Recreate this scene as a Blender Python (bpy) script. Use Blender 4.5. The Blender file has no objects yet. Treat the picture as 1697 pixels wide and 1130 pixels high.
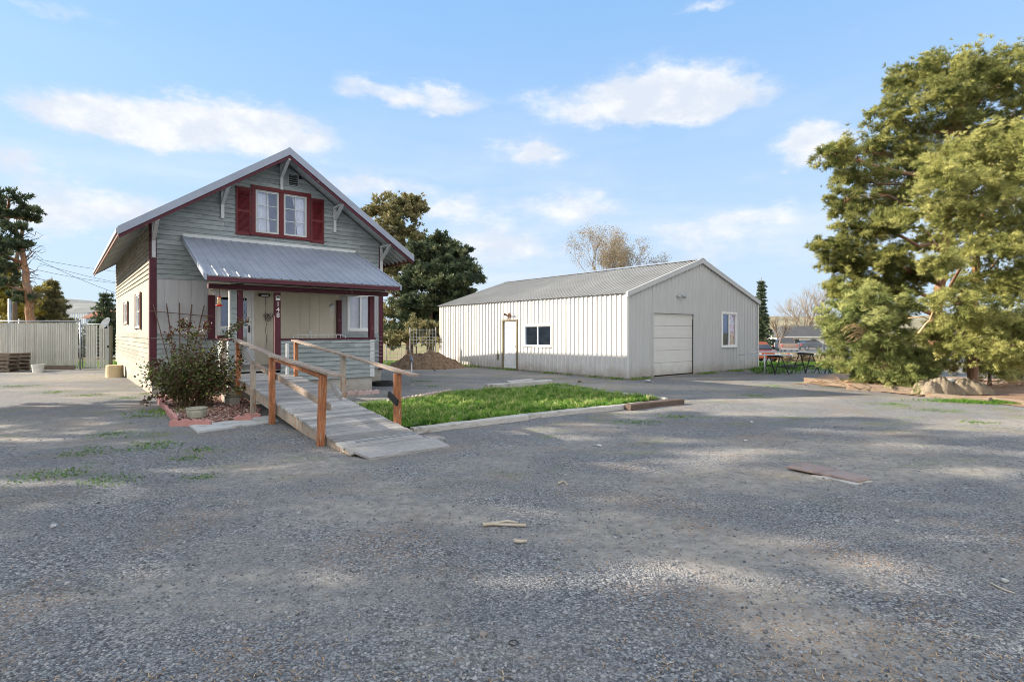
import bpy, math, random
import numpy as np
from mathutils import Vector, Matrix
random.seed(7); rng = np.random.default_rng(11)
SC = bpy.context.scene; COL = SC.collection
R = math.radians
CAMH, F, CX, HY = 1.62, 911.0, 848.5, 551.0

def PT(px, py, Y):                 # photo measurement -> world point at distance Y
    return Vector(((px-CX)/F*Y, Y, CAMH-(py-HY)/F*Y))
def GR(px, py, z=0.0):             # photo measurement -> point on the ground
    Y = (CAMH-z)*F/(py-HY)
    return Vector(((px-CX)/F*Y, Y, z))

# ------------------------------------------------------------------ objects
def tag(o, label=None, cat=None, group=None, kind=None):
    if label: o['label'] = label
    if cat: o['category'] = cat
    if group: o['group'] = group
    if kind: o['kind'] = kind
    return o
def empty(name, loc=(0,0,0), rz=0, label=None, cat=None, group=None):
    o = bpy.data.objects.new(name, None); COL.objects.link(o)
    o.location = loc; o.rotation_euler = (0,0,rz); o.empty_display_size = .2
    return tag(o, label, cat, group)
def copy_tree(o, parent=None):
    c = o.copy(); COL.objects.link(c); c.parent = parent
    for ch in list(o.children): copy_tree(ch, c)
    return c

def finish(name, verts, loops, counts, mat, parent=None, tint=None, smooth=False):
    me = bpy.data.meshes.new(name)
    verts = np.asarray(verts, dtype=np.float32).reshape(-1,3)
    loops = np.asarray(loops, dtype=np.int32).ravel(); counts = np.asarray(counts, dtype=np.int32)
    me.vertices.add(len(verts)); me.vertices.foreach_set('co', verts.ravel())
    me.loops.add(len(loops)); me.loops.foreach_set('vertex_index', loops)
    starts = np.concatenate(([0], np.cumsum(counts)[:-1])).astype(np.int32)
    me.polygons.add(len(counts)); me.polygons.foreach_set('loop_start', starts)
    me.polygons.foreach_set('loop_total', counts)
    me.update(calc_edges=True); me.validate()
    if tint is not None and len(tint) == len(me.polygons):
        at = me.attributes.new('tint', 'FLOAT', 'FACE'); at.data.foreach_set('value', np.asarray(tint, dtype=np.float32))
    me.polygons.foreach_set('use_smooth', [bool(smooth)]*len(me.polygons))
    o = bpy.data.objects.new(name, me); COL.objects.link(o)
    if mat: me.materials.append(mat)
    if parent: o.parent = parent
    return o

class MB:
    def __init__(s): s.v=[]; s.f=[]; s.t=[]; s.tint=0.0
    def add(s, vs, fs):
        n=len(s.v); s.v += [tuple(v) for v in vs]
        for f in fs: s.f.append([i+n for i in f]); s.t.append(s.tint)
        return s
    def box(s, x0,x1,y0,y1,z0,z1):
        if x0>x1: x0,x1=x1,x0
        if y0>y1: y0,y1=y1,y0
        if z0>z1: z0,z1=z1,z0
        return s.add([(x0,y0,z0),(x1,y0,z0),(x1,y1,z0),(x0,y1,z0),(x0,y0,z1),(x1,y0,z1),(x1,y1,z1),(x0,y1,z1)],
              [(0,3,2,1),(4,5,6,7),(0,1,5,4),(1,2,6,5),(2,3,7,6),(3,0,4,7)])
    def beam(s, p0, p1, w, h, up=(0,0,1)):
        p0=Vector(p0); p1=Vector(p1); d=(p1-p0).normalized(); up=Vector(up)
        sd=d.cross(up)
        if sd.length<1e-4: sd=d.cross(Vector((1,0,0)))
        sd.normalize(); u=sd.cross(d).normalized(); a=sd*w/2; b=u*h/2
        vs=[p0-a-b,p0+a-b,p0+a+b,p0-a+b,p1-a-b,p1+a-b,p1+a+b,p1-a+b]
        return s.add(vs,[(0,1,2,3),(7,6,5,4),(0,4,5,1),(1,5,6,2),(2,6,7,3),(3,7,4,0)])
    def hexa(s, a, b):             # two quads joined
        n=len(a)
        return s.add(list(a)+list(b), [tuple(range(n))[::-1], tuple(range(n,2*n))]+[(i,(i+1)%n,n+(i+1)%n,n+i) for i in range(n)])
    def tube(s, pts, rad, n=8, cap=True):
        pts=[Vector(p) for p in pts]
        if not hasattr(rad,'__len__'): rad=[rad]*len(pts)
        k0=len(s.v); prev=None
        for i,p in enumerate(pts):
            d=(pts[min(i+1,len(pts)-1)]-pts[max(i-1,0)])
            if d.length<1e-9: d=Vector((0,0,1))
            d.normalize()
            if prev is None:
                a=d.cross(Vector((0,0,1)))
                if a.length<.05: a=d.cross(Vector((1,0,0)))
            else: a=prev-d*prev.dot(d)
            a.normalize(); prev=a; b=d.cross(a)
            for k in range(n):
                t=2*math.pi*k/n; s.v.append(tuple(p+(a*math.cos(t)+b*math.sin(t))*rad[i]))
        for i in range(len(pts)-1):
            for k in range(n):
                q=k0+i*n; s.f.append([q+k,q+(k+1)%n,q+n+(k+1)%n,q+n+k]); s.t.append(s.tint)
        if cap:
            s.f.append([k0+k for k in range(n)][::-1]); s.t.append(s.tint)
            q=k0+(len(pts)-1)*n; s.f.append([q+k for k in range(n)]); s.t.append(s.tint)
        return s
    def lathe(s, prof, c=(0,0,0), n=20):
        k0=len(s.v)
        for r,z in prof:
            for k in range(n):
                t=2*math.pi*k/n; s.v.append((c[0]+r*math.cos(t),c[1]+r*math.sin(t),c[2]+z))
        for i in range(len(prof)-1):
            for k in range(n):
                q=k0+i*n; s.f.append([q+k,q+(k+1)%n,q+n+(k+1)%n,q+n+k]); s.t.append(s.tint)
        s.f.append([k0+k for k in range(n)][::-1]); s.t.append(s.tint)
        q=k0+(len(prof)-1)*n; s.f.append([q+k for k in range(n)]); s.t.append(s.tint)
        return s
    def torus(s, c, Rr, r, n=24, m=8, axis='z', sx=1):
        k0=len(s.v)
        for i in range(n):
            a=2*math.pi*i/n
            for j in range(m):
                b=2*math.pi*j/m; q=Rr+r*math.cos(b); x,y,z=q*math.cos(a)*sx,q*math.sin(a),r*math.sin(b)
                if axis=='x': x,y,z=z,x,y
                if axis=='y': x,y,z=x,z,y
                s.v.append((c[0]+x,c[1]+y,c[2]+z))
        for i in range(n):
            for j in range(m):
                s.f.append([k0+i*m+j,k0+((i+1)%n)*m+j,k0+((i+1)%n)*m+(j+1)%m,k0+i*m+(j+1)%m]); s.t.append(s.tint)
        return s
    def build(s, name, mat, parent=None, bevel=0, smooth=False, seg=1):
        o=finish(name, s.v, [i for f in s.f for i in f], [len(f) for f in s.f], mat, parent, s.t, smooth)
        if bevel:
            m=o.modifiers.new('b','BEVEL'); m.width=bevel; m.segments=seg; m.limit_method='ANGLE'; m.angle_limit=R(40)
        return o

# ------------------------------------------------------------------ materials
MATS={}
def mat(name, cols, scale=4, stretch=(1,1,1), rough=.8, bump=.25, dist=.01, detail=6, metallic=0, tv=.12,
        big=.25, bigscale=.7, stain=None, stainscale=2, stainpos=(.55,.68), stainstretch=(1,1,1), tramp=None, spec=.3, roughvar=.1, gen=False, trans=None, splash=0):
    m=bpy.data.materials.new(name); m.use_nodes=True; nt=m.node_tree; N=nt.nodes; L=nt.links; N.clear()
    def nd(t,**k):
        n=N.new(t)
        for a,b in k.items(): setattr(n,a,b)
        return n
    out=nd('ShaderNodeOutputMaterial'); bs=nd('ShaderNodeBsdfPrincipled'); L.new(bs.outputs[0],out.inputs[0])
    tc=nd('ShaderNodeTexCoord'); mp=nd('ShaderNodeMapping'); mp.inputs['Scale'].default_value=stretch
    L.new(tc.outputs['Object'],mp.inputs[0])
    no=nd('ShaderNodeTexNoise'); no.inputs['Scale'].default_value=scale; no.inputs['Detail'].default_value=detail; no.inputs['Roughness'].default_value=.65
    L.new(mp.outputs[0],no.inputs['Vector'])
    def ramp(src, cs, p0=.3, p1=.7):
        r=nd('ShaderNodeValToRGB'); e=r.color_ramp.elements
        while len(e)<len(cs): e.new(.5)
        for i,c in enumerate(cs):
            e[i].position=p0+(p1-p0)*i/max(1,len(cs)-1); e[i].color=(*c,1)
        L.new(src,r.inputs[0]); return r.outputs[0]
    col=ramp(no.outputs['Fac'],cols)
    at=nd('ShaderNodeAttribute',attribute_name='tint')
    if tramp:
        mr=nd('ShaderNodeMapRange'); mr.inputs[1].default_value=-1; mr.inputs[2].default_value=1
        L.new(at.outputs['Fac'],mr.inputs[0]); c2=ramp(mr.outputs[0],tramp,0,1)
        mx=nd('ShaderNodeMixRGB',blend_type='MULTIPLY'); mx.inputs[0].default_value=1; L.new(col,mx.inputs[1]); L.new(c2,mx.inputs[2]); col=mx.outputs[0]
    if stain:
        mp2=nd('ShaderNodeMapping'); mp2.inputs['Scale'].default_value=stainstretch; mp2.inputs['Location'].default_value=(3.1,1.7,5.2); L.new(tc.outputs['Object'],mp2.inputs[0])
        n2=nd('ShaderNodeTexNoise'); n2.inputs['Scale'].default_value=stainscale; n2.inputs['Detail'].default_value=8; n2.inputs['Roughness'].default_value=.7
        L.new(mp2.outputs[0],n2.inputs['Vector'])
        mr=nd('ShaderNodeMapRange',clamp=True); mr.inputs[1].default_value=stainpos[0]; mr.inputs[2].default_value=stainpos[1]; L.new(n2.outputs['Fac'],mr.inputs[0])
        mx=nd('ShaderNodeMixRGB'); L.new(mr.outputs[0],mx.inputs[0]); L.new(col,mx.inputs[1]); mx.inputs[2].default_value=(*stain,1); col=mx.outputs[0]
    if splash:                       # mud splashed up from the ground, uneven and patchy
        sz=nd('ShaderNodeSeparateXYZ'); L.new(tc.outputs['Object'],sz.inputs[0])
        ns=nd('ShaderNodeTexNoise'); ns.inputs['Scale'].default_value=2.2; ns.inputs['Detail'].default_value=9; ns.inputs['Roughness'].default_value=.75; L.new(tc.outputs['Object'],ns.inputs['Vector'])
        sa=nd('ShaderNodeMath',operation='MULTIPLY_ADD'); L.new(ns.outputs['Fac'],sa.inputs[0]); sa.inputs[1].default_value=-1.1; L.new(sz.outputs['Z'],sa.inputs[2])
        sr=nd('ShaderNodeMapRange',clamp=True); sr.inputs[1].default_value=-.10; sr.inputs[2].default_value=-.55; sr.inputs[4].default_value=splash; L.new(sa.outputs[0],sr.inputs[0])
        mx=nd('ShaderNodeMixRGB'); L.new(sr.outputs[0],mx.inputs[0]); L.new(col,mx.inputs[1]); mx.inputs[2].default_value=(.24,.19,.14,1); col=mx.outputs[0]
    n3=nd('ShaderNodeTexNoise'); n3.inputs['Scale'].default_value=bigscale; n3.inputs['Detail'].default_value=3; L.new(tc.outputs['Object'],n3.inputs['Vector'])
    a=nd('ShaderNodeMath',operation='MULTIPLY_ADD'); L.new(n3.outputs['Fac'],a.inputs[0]); a.inputs[1].default_value=big*2; a.inputs[2].default_value=1-big
    b=nd('ShaderNodeMath',operation='MULTIPLY_ADD'); L.new(at.outputs['Fac'],b.inputs[0]); b.inputs[1].default_value=tv; L.new(a.outputs[0],b.inputs[2])
    vm=nd('ShaderNodeVectorMath',operation='SCALE'); L.new(col,vm.inputs[0]); L.new(b.outputs[0],vm.inputs['Scale'])
    L.new(vm.outputs[0],bs.inputs['Base Color'])
    rr=nd('ShaderNodeMapRange'); rr.inputs[3].default_value=max(.02,rough-roughvar); rr.inputs[4].default_value=min(1,rough+roughvar); L.new(no.outputs['Fac'],rr.inputs[0]); L.new(rr.outputs[0],bs.inputs['Roughness'])
    bs.inputs['Metallic'].default_value=metallic; bs.inputs['Specular IOR Level'].default_value=spec
    if bump:
        bp=nd('ShaderNodeBump'); bp.inputs['Strength'].default_value=bump; bp.inputs['Distance'].default_value=dist
        L.new(no.outputs['Fac'],bp.inputs['Height']); L.new(bp.outputs[0],bs.inputs['Normal'])
    if trans:                        # leaves and needles pass some light
        tr=nd('ShaderNodeBsdfTranslucent'); L.new(vm.outputs[0],tr.inputs[0]); ms=nd('ShaderNodeMixShader'); ms.inputs[0].default_value=trans
        L.new(bs.outputs[0],ms.inputs[1]); L.new(tr.outputs[0],ms.inputs[2]); L.new(ms.outputs[0],out.inputs[0])
    MATS[name]=m; return m
def glass(name, tintc=(.75,.82,.85), refl=.12):
    m=bpy.data.materials.new(name); m.use_nodes=True; nt=m.node_tree; N=nt.nodes; L=nt.links; N.clear()
    out=N.new('ShaderNodeOutputMaterial'); ms=N.new('ShaderNodeMixShader'); t=N.new('ShaderNodeBsdfTransparent'); g=N.new('ShaderNodeBsdfGlossy')
    t.inputs[0].default_value=(*tintc,1); g.inputs['Roughness'].default_value=.03; g.inputs[0].default_value=(.62,.74,1,1)  # blue of a reflected sky put into the gloss colour
    lw=N.new('ShaderNodeLayerWeight'); lw.inputs[0].default_value=.35
    ma=N.new('ShaderNodeMath'); ma.operation='MULTIPLY_ADD'; ma.inputs[1].default_value=.3; ma.inputs[2].default_value=refl; L.new(lw.outputs['Fresnel'],ma.inputs[0])
    L.new(ma.outputs[0],ms.inputs[0]); L.new(t.outputs[0],ms.inputs[1]); L.new(g.outputs[0],ms.inputs[2]); L.new(ms.outputs[0],out.inputs[0])
    MATS[name]=m; return m

# ------------------------------------------------------------------ wall cladding
def siding(mb, mp, u0, u1, z0, z1, holes=(), ex=.128, joint=3.2):
    """lap boards: mp(u, z, d) -> point, u0/u1 functions of z; holes (ua,ub,za,zb)"""
    f0=u0 if callable(u0) else (lambda z:u0); f1=u1 if callable(u1) else (lambda z:u1)
    z=z0
    while z<z1-.01:
        zt=min(z+ex+.018,z1); zb=z+random.uniform(-.002,.002)
        a0,a1,b0,b1=f0(zb),f1(zb),f0(zt),f1(zt)
        if b1-b0<.02:
            m_=(a0+a1)/2; b0,b1=m_-.01,m_+.01
        if a1-a0>.05:
            cuts=[]; 
            segs=[(0.0,1.0)]
            L=a1-a0
            c=random.uniform(.6,joint)
            while c<L-.5: cuts.append(c/L); c+=random.uniform(joint*.7,joint*1.5)
            hz=[h for h in holes if h[2]<z+ex*.6 and h[3]>z+ex*.4]
            out=[]; pts=[0]+cuts+[1]
            for i in range(len(pts)-1): out.append([a0+L*pts[i]+(.002 if i else 0), a0+L*pts[i+1]-(.002 if i<len(pts)-2 else 0), i==0, i==len(pts)-2])
            for h in hz:
                nw=[]
                for s0,s1,l,r in out:
                    if h[0]>=s1 or h[1]<=s0: nw.append([s0,s1,l,r]); continue
                    if h[0]>s0: nw.append([s0,h[0],l,False])
                    if h[1]<s1: nw.append([h[1],s1,False,r])
                out=nw
            for s0,s1,l,r in out:
                if s1-s0<.02: continue
                t0=b0 if l else s0; t1=b1 if r else s1
                if t1<=t0: continue
                mb.tint=random.uniform(-1,1); db=.036+random.uniform(-.002,.004); dt=.006
                fr=[mp(s0,zb,db),mp(s1,zb,db),mp(t1,zt,dt),mp(t0,zt,dt)]; bk=[mp(s0,zb,0),mp(s1,zb,0),mp(t1,zt,0),mp(t0,zt,0)]
                mb.add(fr+bk,[(0,1,2,3),(7,6,5,4),(0,4,5,1),(1,5,6,2),(2,6,7,3),(3,7,4,0)])
        z+=ex
def ribbed(mb, mp, u0, u1, zb, zt, pitch=.2286, hgt=.022, rw=.05, holes=(), minor=True):
    fb=zb if callable(zb) else (lambda u:zb); ft=zt if callable(zt) else (lambda u:zt)
    us=[]; u=u0
    while u<u1-1e-6:
        us+= [(u,0),(u+.012,hgt),(u+rw-.012,hgt),(u+rw,0)]
        if minor and pitch-rw>.12:
            q=(pitch-rw)/3
            for k in (1,2): us+=[(u+rw+q*k-.012,0),(u+rw+q*k-.004,.004),(u+rw+q*k+.004,.004),(u+rw+q*k+.012,0)]
        u+=pitch
    us=[p for p in us if p[0]<u1]; us.append((u1,0))
    for h in holes: us+= [(h[0],.001),(h[1],.001)]
    us.sort()
    sheet=0
    for (a,da),(b,db) in zip(us[:-1],us[1:]):
        if b-a<1e-4: continue
        mb.tint=math.sin(math.floor((a-u0)/(pitch*4)+.01)*12.9)*.8
        m=(a+b)/2; spans=[(0,1)]
        zs=[(None,None)]
        hh=[h for h in holes if h[0]<m<h[1]]
        segs=[]
        if not hh: segs=[(fb(a),ft(a),fb(b),ft(b))]
        else:
            for h in hh[:1]:
                if h[2]>fb(m)+.01: segs.append((fb(a),h[2],fb(b),h[2]))
                if h[3]<ft(m)-.01: segs.append((h[3],ft(a),h[3],ft(b)))
        for za,zc,zd,ze in segs:
            mb.add([mp(a,za,da),mp(b,zd,db),mp(b,ze,db),mp(a,zc,da)],[(0,1,2,3)])
    return mb

# ------------------------------------------------------------------ foliage
def basis(d, roll):
    d=d/np.linalg.norm(d,axis=1,keepdims=True)
    up=np.tile([0.,0.,1.],(len(d),1)); up[np.abs(d[:,2])>.95]=[1,0,0]
    a=np.cross(d,up); a/=np.linalg.norm(a,axis=1,keepdims=True); b=np.cross(d,a)
    c,s=np.cos(roll)[:,None],np.sin(roll)[:,None]
    return a*c+b*s, -a*s+b*c, d
def scatter(tv, tf, pos, dirs, size, jitter_roll=True):
    """tv (k,3) template verts, tf (m,c) faces (same size c)"""
    n=len(pos); A,B,D=basis(np.asarray(dirs,float), rng.uniform(0,6.283,n))
    size=np.broadcast_to(np.asarray(size,float),(n,))[:,None,None]
    V=(tv[None,:,0:1]*A[:,None,:]+tv[None,:,1:2]*B[:,None,:]+tv[None,:,2:3]*D[:,None,:])*size+np.asarray(pos)[:,None,:]
    k=len(tv); Fc=tf[None,:,:]+(np.arange(n)*k)[:,None,None]
    return V.reshape(-1,3), Fc.reshape(-1,tf.shape[1])
def tuft_template(n=12, w=.10, spread=1.1, seed=1):
    r=np.random.default_rng(seed); vs=[]; fs=[]
    for i in range(n):
        th=r.uniform(0,6.283); ph=r.uniform(.1,spread); L=r.uniform(.7,1.05)
        d=np.array([math.sin(ph)*math.cos(th),math.sin(ph)*math.sin(th),math.cos(ph)])
        p=np.cross(d,r.normal(size=3)); p/=np.linalg.norm(p)
        b=d*.05
        vs+=[b-p*w*.35,b+p*w*.35,d*L*.6+p*w*.5,d*L]; fs.append([i*4,i*4+1,i*4+2,i*4+3])
    return np.array(vs),np.array(fs)
TUFT=tuft_template(16,.095,1.15); TUFTF=tuft_template(7,.30,1.2,3)
LEAF=(np.array([[0,0,0],[.32,0,.45],[0,.06,1.],[-.32,0,.45]],float),np.array([[0,1,2,3]]))

def clump_points(c, r, sub, per, squash=.8, subr=.36, updir=.35):
    """branchlets scattered through an ellipsoid pad, each a short shoot set with tufts"""
    P=[];D=[];T=[];S=[]
    c=np.array(c,float); r=np.array(r,float); n=int(sub*2.6); pr=max(5,int(per*.40))
    for i in range(n):
        d=rng.normal(size=3); d/=np.linalg.norm(d); k=rng.uniform(.12,1.12)**.55 if rng.uniform()<.85 else rng.uniform(1.0,1.3)
        sc=c+d*r*k*.9; L=.42*(r[0]*r[1]*r[2])**(1/3)*rng.uniform(.5,1.25)*subr/.36
        a=d*np.array([1,1,.35])+rng.normal(size=3)*.45+[0,0,.18]; a/=np.linalg.norm(a)
        t=rng.uniform(-.6,1,(pr,1)); sp=L*.30
        P.append(sc+a*t*L+rng.normal(size=(pr,3))*sp*np.array([1,1,.6]))
        D.append(a*.9+np.array([0,0,updir])+rng.normal(size=(pr,3))*.45)
        b=rng.uniform(-.75,.75); 
        if rng.uniform()<.03: b=.95
        T.append(np.clip(b+.35*t[:,0]+rng.normal(0,.28,pr),-1,1)); 
        if i%4==0: S.append(sc)
    return np.concatenate(P),np.concatenate(D),np.concatenate(T),S
def foliage(name, pads, mt, parent, size, sub=12, per=32, tmpl=None, subr=.36, updir=.35):
    tv,tf=tmpl or TUFT; P=[];D=[];T=[];anchors=[]
    for c,r in pads:
        vol=(r[0]*r[1]*r[2])**(1/3)
        p,d,t,s=clump_points(c,r,max(4,int(sub*(.5+vol*.6))),per,subr=subr,updir=updir)
        P.append(p);D.append(d);T.append(t);anchors.append((c,s))
    P=np.concatenate(P);D=np.concatenate(D);T=np.concatenate(T)
    V,Fc=scatter(tv,tf,P,D,rng.uniform(.7,1.3,len(P))*size)
    o=finish(name,V,Fc,[tf.shape[1]]*len(Fc),mt,parent,np.repeat(T,len(tf)))
    return o,anchors
def curve_pts(a,b,sag=0,n=6,wob=0):
    a=Vector(a);b=Vector(b); out=[]
    for i in range(n+1):
        t=i/n; p=a.lerp(b,t)+Vector((0,0,sag*4*t*(1-t)))
        if 0<i<n and wob: p+=Vector([random.uniform(-wob,wob) for _ in range(3)])
        out.append(p)
    return out
def make_pine(name,label,cat,trunk,rad,pads,fm,tm,size,sub=12,per=32,group=None,tmpl=None,limb=.06,subr=.36,twigs=True,updir=.35):
    global rng
    sd=int(abs(trunk[0][0])*37+abs(trunk[0][1])*11)+len(label); random.seed(sd); rng=np.random.default_rng(sd)
    base=Vector(trunk[0]); root=empty(name,base,0,label,cat,group)
    rel=lambda p: Vector(p)-base
    pads=[(tuple(rel(c)),r) for c,r in pads]; trunk=[rel(p) for p in trunk]
    crown,anch=foliage('crown',pads,fm,root,size,sub,per,tmpl,subr,updir)
    tb=MB(); n=len(trunk); pts=[];rr=[]
    for i in range(n-1):
        for k in range(4):
            t=k/4; pts.append(trunk[i].lerp(trunk[i+1],t)+Vector((random.uniform(-1,1),random.uniform(-1,1),0))*rad*.12)
            f=(i+t)/(n-1); rr.append(rad*(1-.8*f)*(1.25 if f==0 else 1)*random.uniform(.92,1.08))
    pts.append(trunk[-1]); rr.append(rad*.15); tb.tube(pts,rr,9)
    for c,subs in anch:
        c=Vector(c)
        cand=[p for p in pts if p.z<c.z+.15] or [pts[0]]
        s=max(cand,key=lambda p:p.z-.35*abs((c-p).length)+ (0 if p.z<c.z-.1*abs((c-p).length) else -2))
        L=(c-s).length
        cp=curve_pts(s,c,sag=random.uniform(-.06,.1)*L,n=5,wob=.05*L)
        r0=min(rad*.5,limb*(.5+.35*L)); tb.tube(cp,[r0*(1-.75*i/5) for i in range(6)],6,False)
        if twigs:
            for q in subs:
                tb.tube(curve_pts(cp[random.choice((3,4,5))],q,sag=.03,n=3,wob=.05),[r0*.3,r0*.22,r0*.15,r0*.08],4,False)
    tb.build('trunk',tm,root,smooth=True)
    return root
def padpx(px,py,Y,rx,ry,ryd=None):
    c=PT(px,py,Y); k=Y/F; rx*=k; ry*=k
    return (tuple(c),(rx,ryd if ryd else rx*.9,ry))
def make_spruce(name,label,base,h,r,fm,tm,size,whorls=16,group=None,lean=0,tip=.03,per=5):
    root=empty(name,base,0,label,'tree',group); P=[];D=[];T=[]; tb=MB()
    tb.tube([(0,0,0),(lean*.5,0,h*.5),(lean,0,h)],[r*.07,r*.045,.02],7)
    for w in range(whorls):
        f=w/whorls; z=h*(.08+.9*f); R0=r*(1-f)**.85*random.uniform(.75,1.15)+tip
        nb=int(6+7*(1-f)); off=random.uniform(0,6)
        for b in range(nb):
            a=off+6.283*b/nb+random.uniform(-.25,.25); L=R0*random.uniform(.65,1.15)
            nseg=max(3,int(L/size*1.6)); bt=random.uniform(-.5,.5)
            e=(lean*f+L*math.cos(a),L*math.sin(a),z-L*.18+.12*L); s0=(lean*f,0,z)
            tb.tube([s0,e],[.025,.006],3,False)
            for k in range(nseg):
                t=(k+.6)/nseg
                for j in range(per):
                    P.append((s0[0]+(e[0]-s0[0])*t+random.gauss(0,size*.4),s0[1]+(e[1]-s0[1])*t+random.gauss(0,size*.4),s0[2]+(e[2]-s0[2])*t+random.gauss(0,size*.22)))
                    D.append((math.cos(a)+random.gauss(0,.5),math.sin(a)+random.gauss(0,.5),random.gauss(.1,.4))); T.append(max(-1,min(1,bt+random.gauss(0,.3))))
    V,Fc=scatter(*TUFTF,np.array(P),np.array(D),rng.uniform(.7,1.2,len(P))*size)
    finish('crown',V,Fc,[4]*len(Fc),fm,root,np.repeat(T,len(TUFTF[1])))
    tb.build('trunk',tm,root,smooth=True); return root
def make_bare(name,label,base,h,spread,mt,bm,seed=1,stems=6,depth=5,group=None,fork=.12,buds=True,rad=.12):
    rd=random.Random(seed); root=empty(name,base,0,label,'tree',group); tb=MB(); tw=MB(); B=[]
    def grow(p,d,L,r,k):
        n=4; pts=[p]; dd=d.copy()
        for i in range(n):
            dd=(dd+Vector((rd.gauss(0,.1),rd.gauss(0,.1),.07+rd.gauss(0,.04)))).normalized(); pts.append(pts[-1]+dd*L/n)
        (tb if k<2 else tw).tube(pts,[r*(1-.4*i/n) for i in range(n+1)],5 if k<2 else 3,False)
        if k>=depth:
            B.append(pts[-1]); B.append(pts[2]); return
        for c in range(rd.choice((2,3,3,4)) if k>0 else 4):
            q=pts[rd.choice((2,3,4,4))]; a=rd.uniform(0,6.283); t=rd.uniform(.25,.65)
            ax=dd.cross(Vector((0,0,1))); 
            if ax.length<.1: ax=Vector((1,0,0))
            ax.normalize(); nd=(Matrix.Rotation(a,3,dd)@(Matrix.Rotation(t,3,ax)@dd))
            grow(q,nd.normalized(),L*rd.uniform(.55,.8),r*.52,k+1)
    if stems==1:
        tb.tube([(0,0,-.1),(0,0,h*fork)],[rad*1.3,rad],8,False)
    for s in range(max(1,stems)):
        a=6.283*s/max(1,stems)+rd.uniform(-.3,.3); t=rd.uniform(.1,1)*spread
        z0=h*fork if stems==1 else 0
        for _ in range(3 if stems==1 else 1):
            a+=2.1; grow(Vector((0,0,z0)),Vector((math.cos(a)*t,math.sin(a)*t,1)).normalized(),h*.36*rd.uniform(.85,1.1),rad*.8,0)
    tr=tb.build('trunk',mt,root,smooth=True); tw.build('branch',mt,root)
    if buds:
        B2=[]
        for b in B:
            for _ in range(4): B2.append(b+Vector((rd.gauss(0,.16),rd.gauss(0,.16),rd.gauss(0,.16))))
        V,Fc=scatter(*LEAF,np.array([tuple(b) for b in B2]),rng.normal(size=(len(B2),3)),rng.uniform(.05,.1,len(B2)))
        finish('crown',V,Fc,[4]*len(Fc),bm,root,rng.uniform(-1,1,len(Fc)))
    return root
DENOISE=True; SUN_E=4.3; SKY_S=.15; EXPO=1.5
SKYGAIN=(.60,.72,.74); BLUEC=(.74,1.36,2.32); HAZEC=(1.75,2.02,2.35); CLOUDC=(2.4,2.42,2.45); FILLC=(5.2,5.1,5.0)
SHADE=[(-17,3.5,12.5,2.9,1),(-19.5,7.5,13.5,2.9,2),(-20.5,12.0,12,2.7,3),(-24,-.5,15,3.0,4),(-26,5.5,17,3.8,5),(-29,10.5,17,3.6,6),(-15,-1.5,11,3.2,7),(-33,2.0,19,4.0,8)]
# ------------------------------------------------------------------ material table
GRAIN=(14,1.2,14)
m_sid=mat('grey_paint',[(.155,.18,.185),(.255,.285,.285),(.30,.33,.325)],scale=6,stretch=(.5,.5,3),rough=.75,bump=.3,tv=.14,stain=(.09,.085,.07),stainscale=3,stainstretch=(.5,.5,5),stainpos=(.60,.72),big=.3)
m_sidw=mat('pale_weathered_paint',[(.16,.15,.12),(.275,.26,.215),(.33,.315,.265)],scale=6,stretch=(.5,.5,3),rough=.8,bump=.35,tv=.16,stain=(.16,.13,.09),stainscale=3.5,stainstretch=(.5,.5,6),stainpos=(.60,.74))
m_panel=mat('white_sheet_panel',[(.33,.335,.34),(.41,.415,.42)],scale=2,stretch=(3,3,.4),rough=.6,bump=.05,tv=.05,stain=(.34,.30,.23),stainscale=2,stainstretch=(2,2,.6),stainpos=(.62,.85),big=.12)
m_cream=mat('cream_panel',[(.58,.53,.42),(.66,.61,.50)],scale=2,stretch=(3,3,.4),rough=.6,bump=.05,tv=.05,big=.1)
m_mar=mat('maroon_paint',[(.045,.011,.018),(.080,.016,.027),(.058,.012,.020)],scale=9,stretch=(1,1,.5),rough=.6,bump=.3,tv=.2,stain=(.33,.27,.26),stainscale=9,stainstretch=(1,1,.6),stainpos=(.64,.70))
m_shut=mat('dark_red_paint',[(.085,.009,.012),(.12,.013,.016)],scale=6,rough=.55,bump=.2,tv=.2)
m_trim=mat('pale_grey_paint',[(.42,.44,.44),(.52,.54,.53)],scale=7,rough=.65,bump=.2,stain=(.22,.2,.18),stainscale=6,stainpos=(.64,.76))
m_white=mat('white_paint',[(.66,.66,.64),(.75,.75,.73)],scale=5,rough=.5,bump=.05,big=.1)
m_metal=mat('blue_grey_metal_roof',[(.19,.215,.265),(.245,.27,.32)],scale=1.5,stretch=(1,1,1),rough=.5,bump=.03,tv=.10,metallic=.1,stain=(.22,.20,.19),stainscale=5,stainpos=(.70,.78),big=.12,spec=.5)
m_metalt=mat('pale_metal_trim',[(.22,.25,.31),(.27,.30,.36)],scale=2,rough=.5,bump=.02,metallic=.1,big=.1,spec=.4)
m_conc=mat('old_concrete',[(.26,.26,.24),(.38,.37,.34),(.44,.43,.40)],scale=5,rough=.9,bump=.5,dist=.02,stain=(.14,.12,.10),stainscale=3,stainpos=(.58,.75),splash=0.6)
m_conc2=mat('pale_concrete_slab',[(.36,.36,.35),(.46,.46,.44)],scale=9,rough=.9,bump=.4,stain=(.24,.21,.18),stainscale=3)
m_pink=mat('pink_concrete',[(.36,.17,.15),(.46,.24,.21)],scale=10,rough=.9,bump=.5,tv=.2,stain=(.45,.38,.34),stainscale=5,stainpos=(.58,.75))
m_pinkw=mat('faded_pink_concrete',[(.42,.30,.28),(.50,.38,.35)],scale=10,rough=.9,bump=.5,tv=.2)
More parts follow.
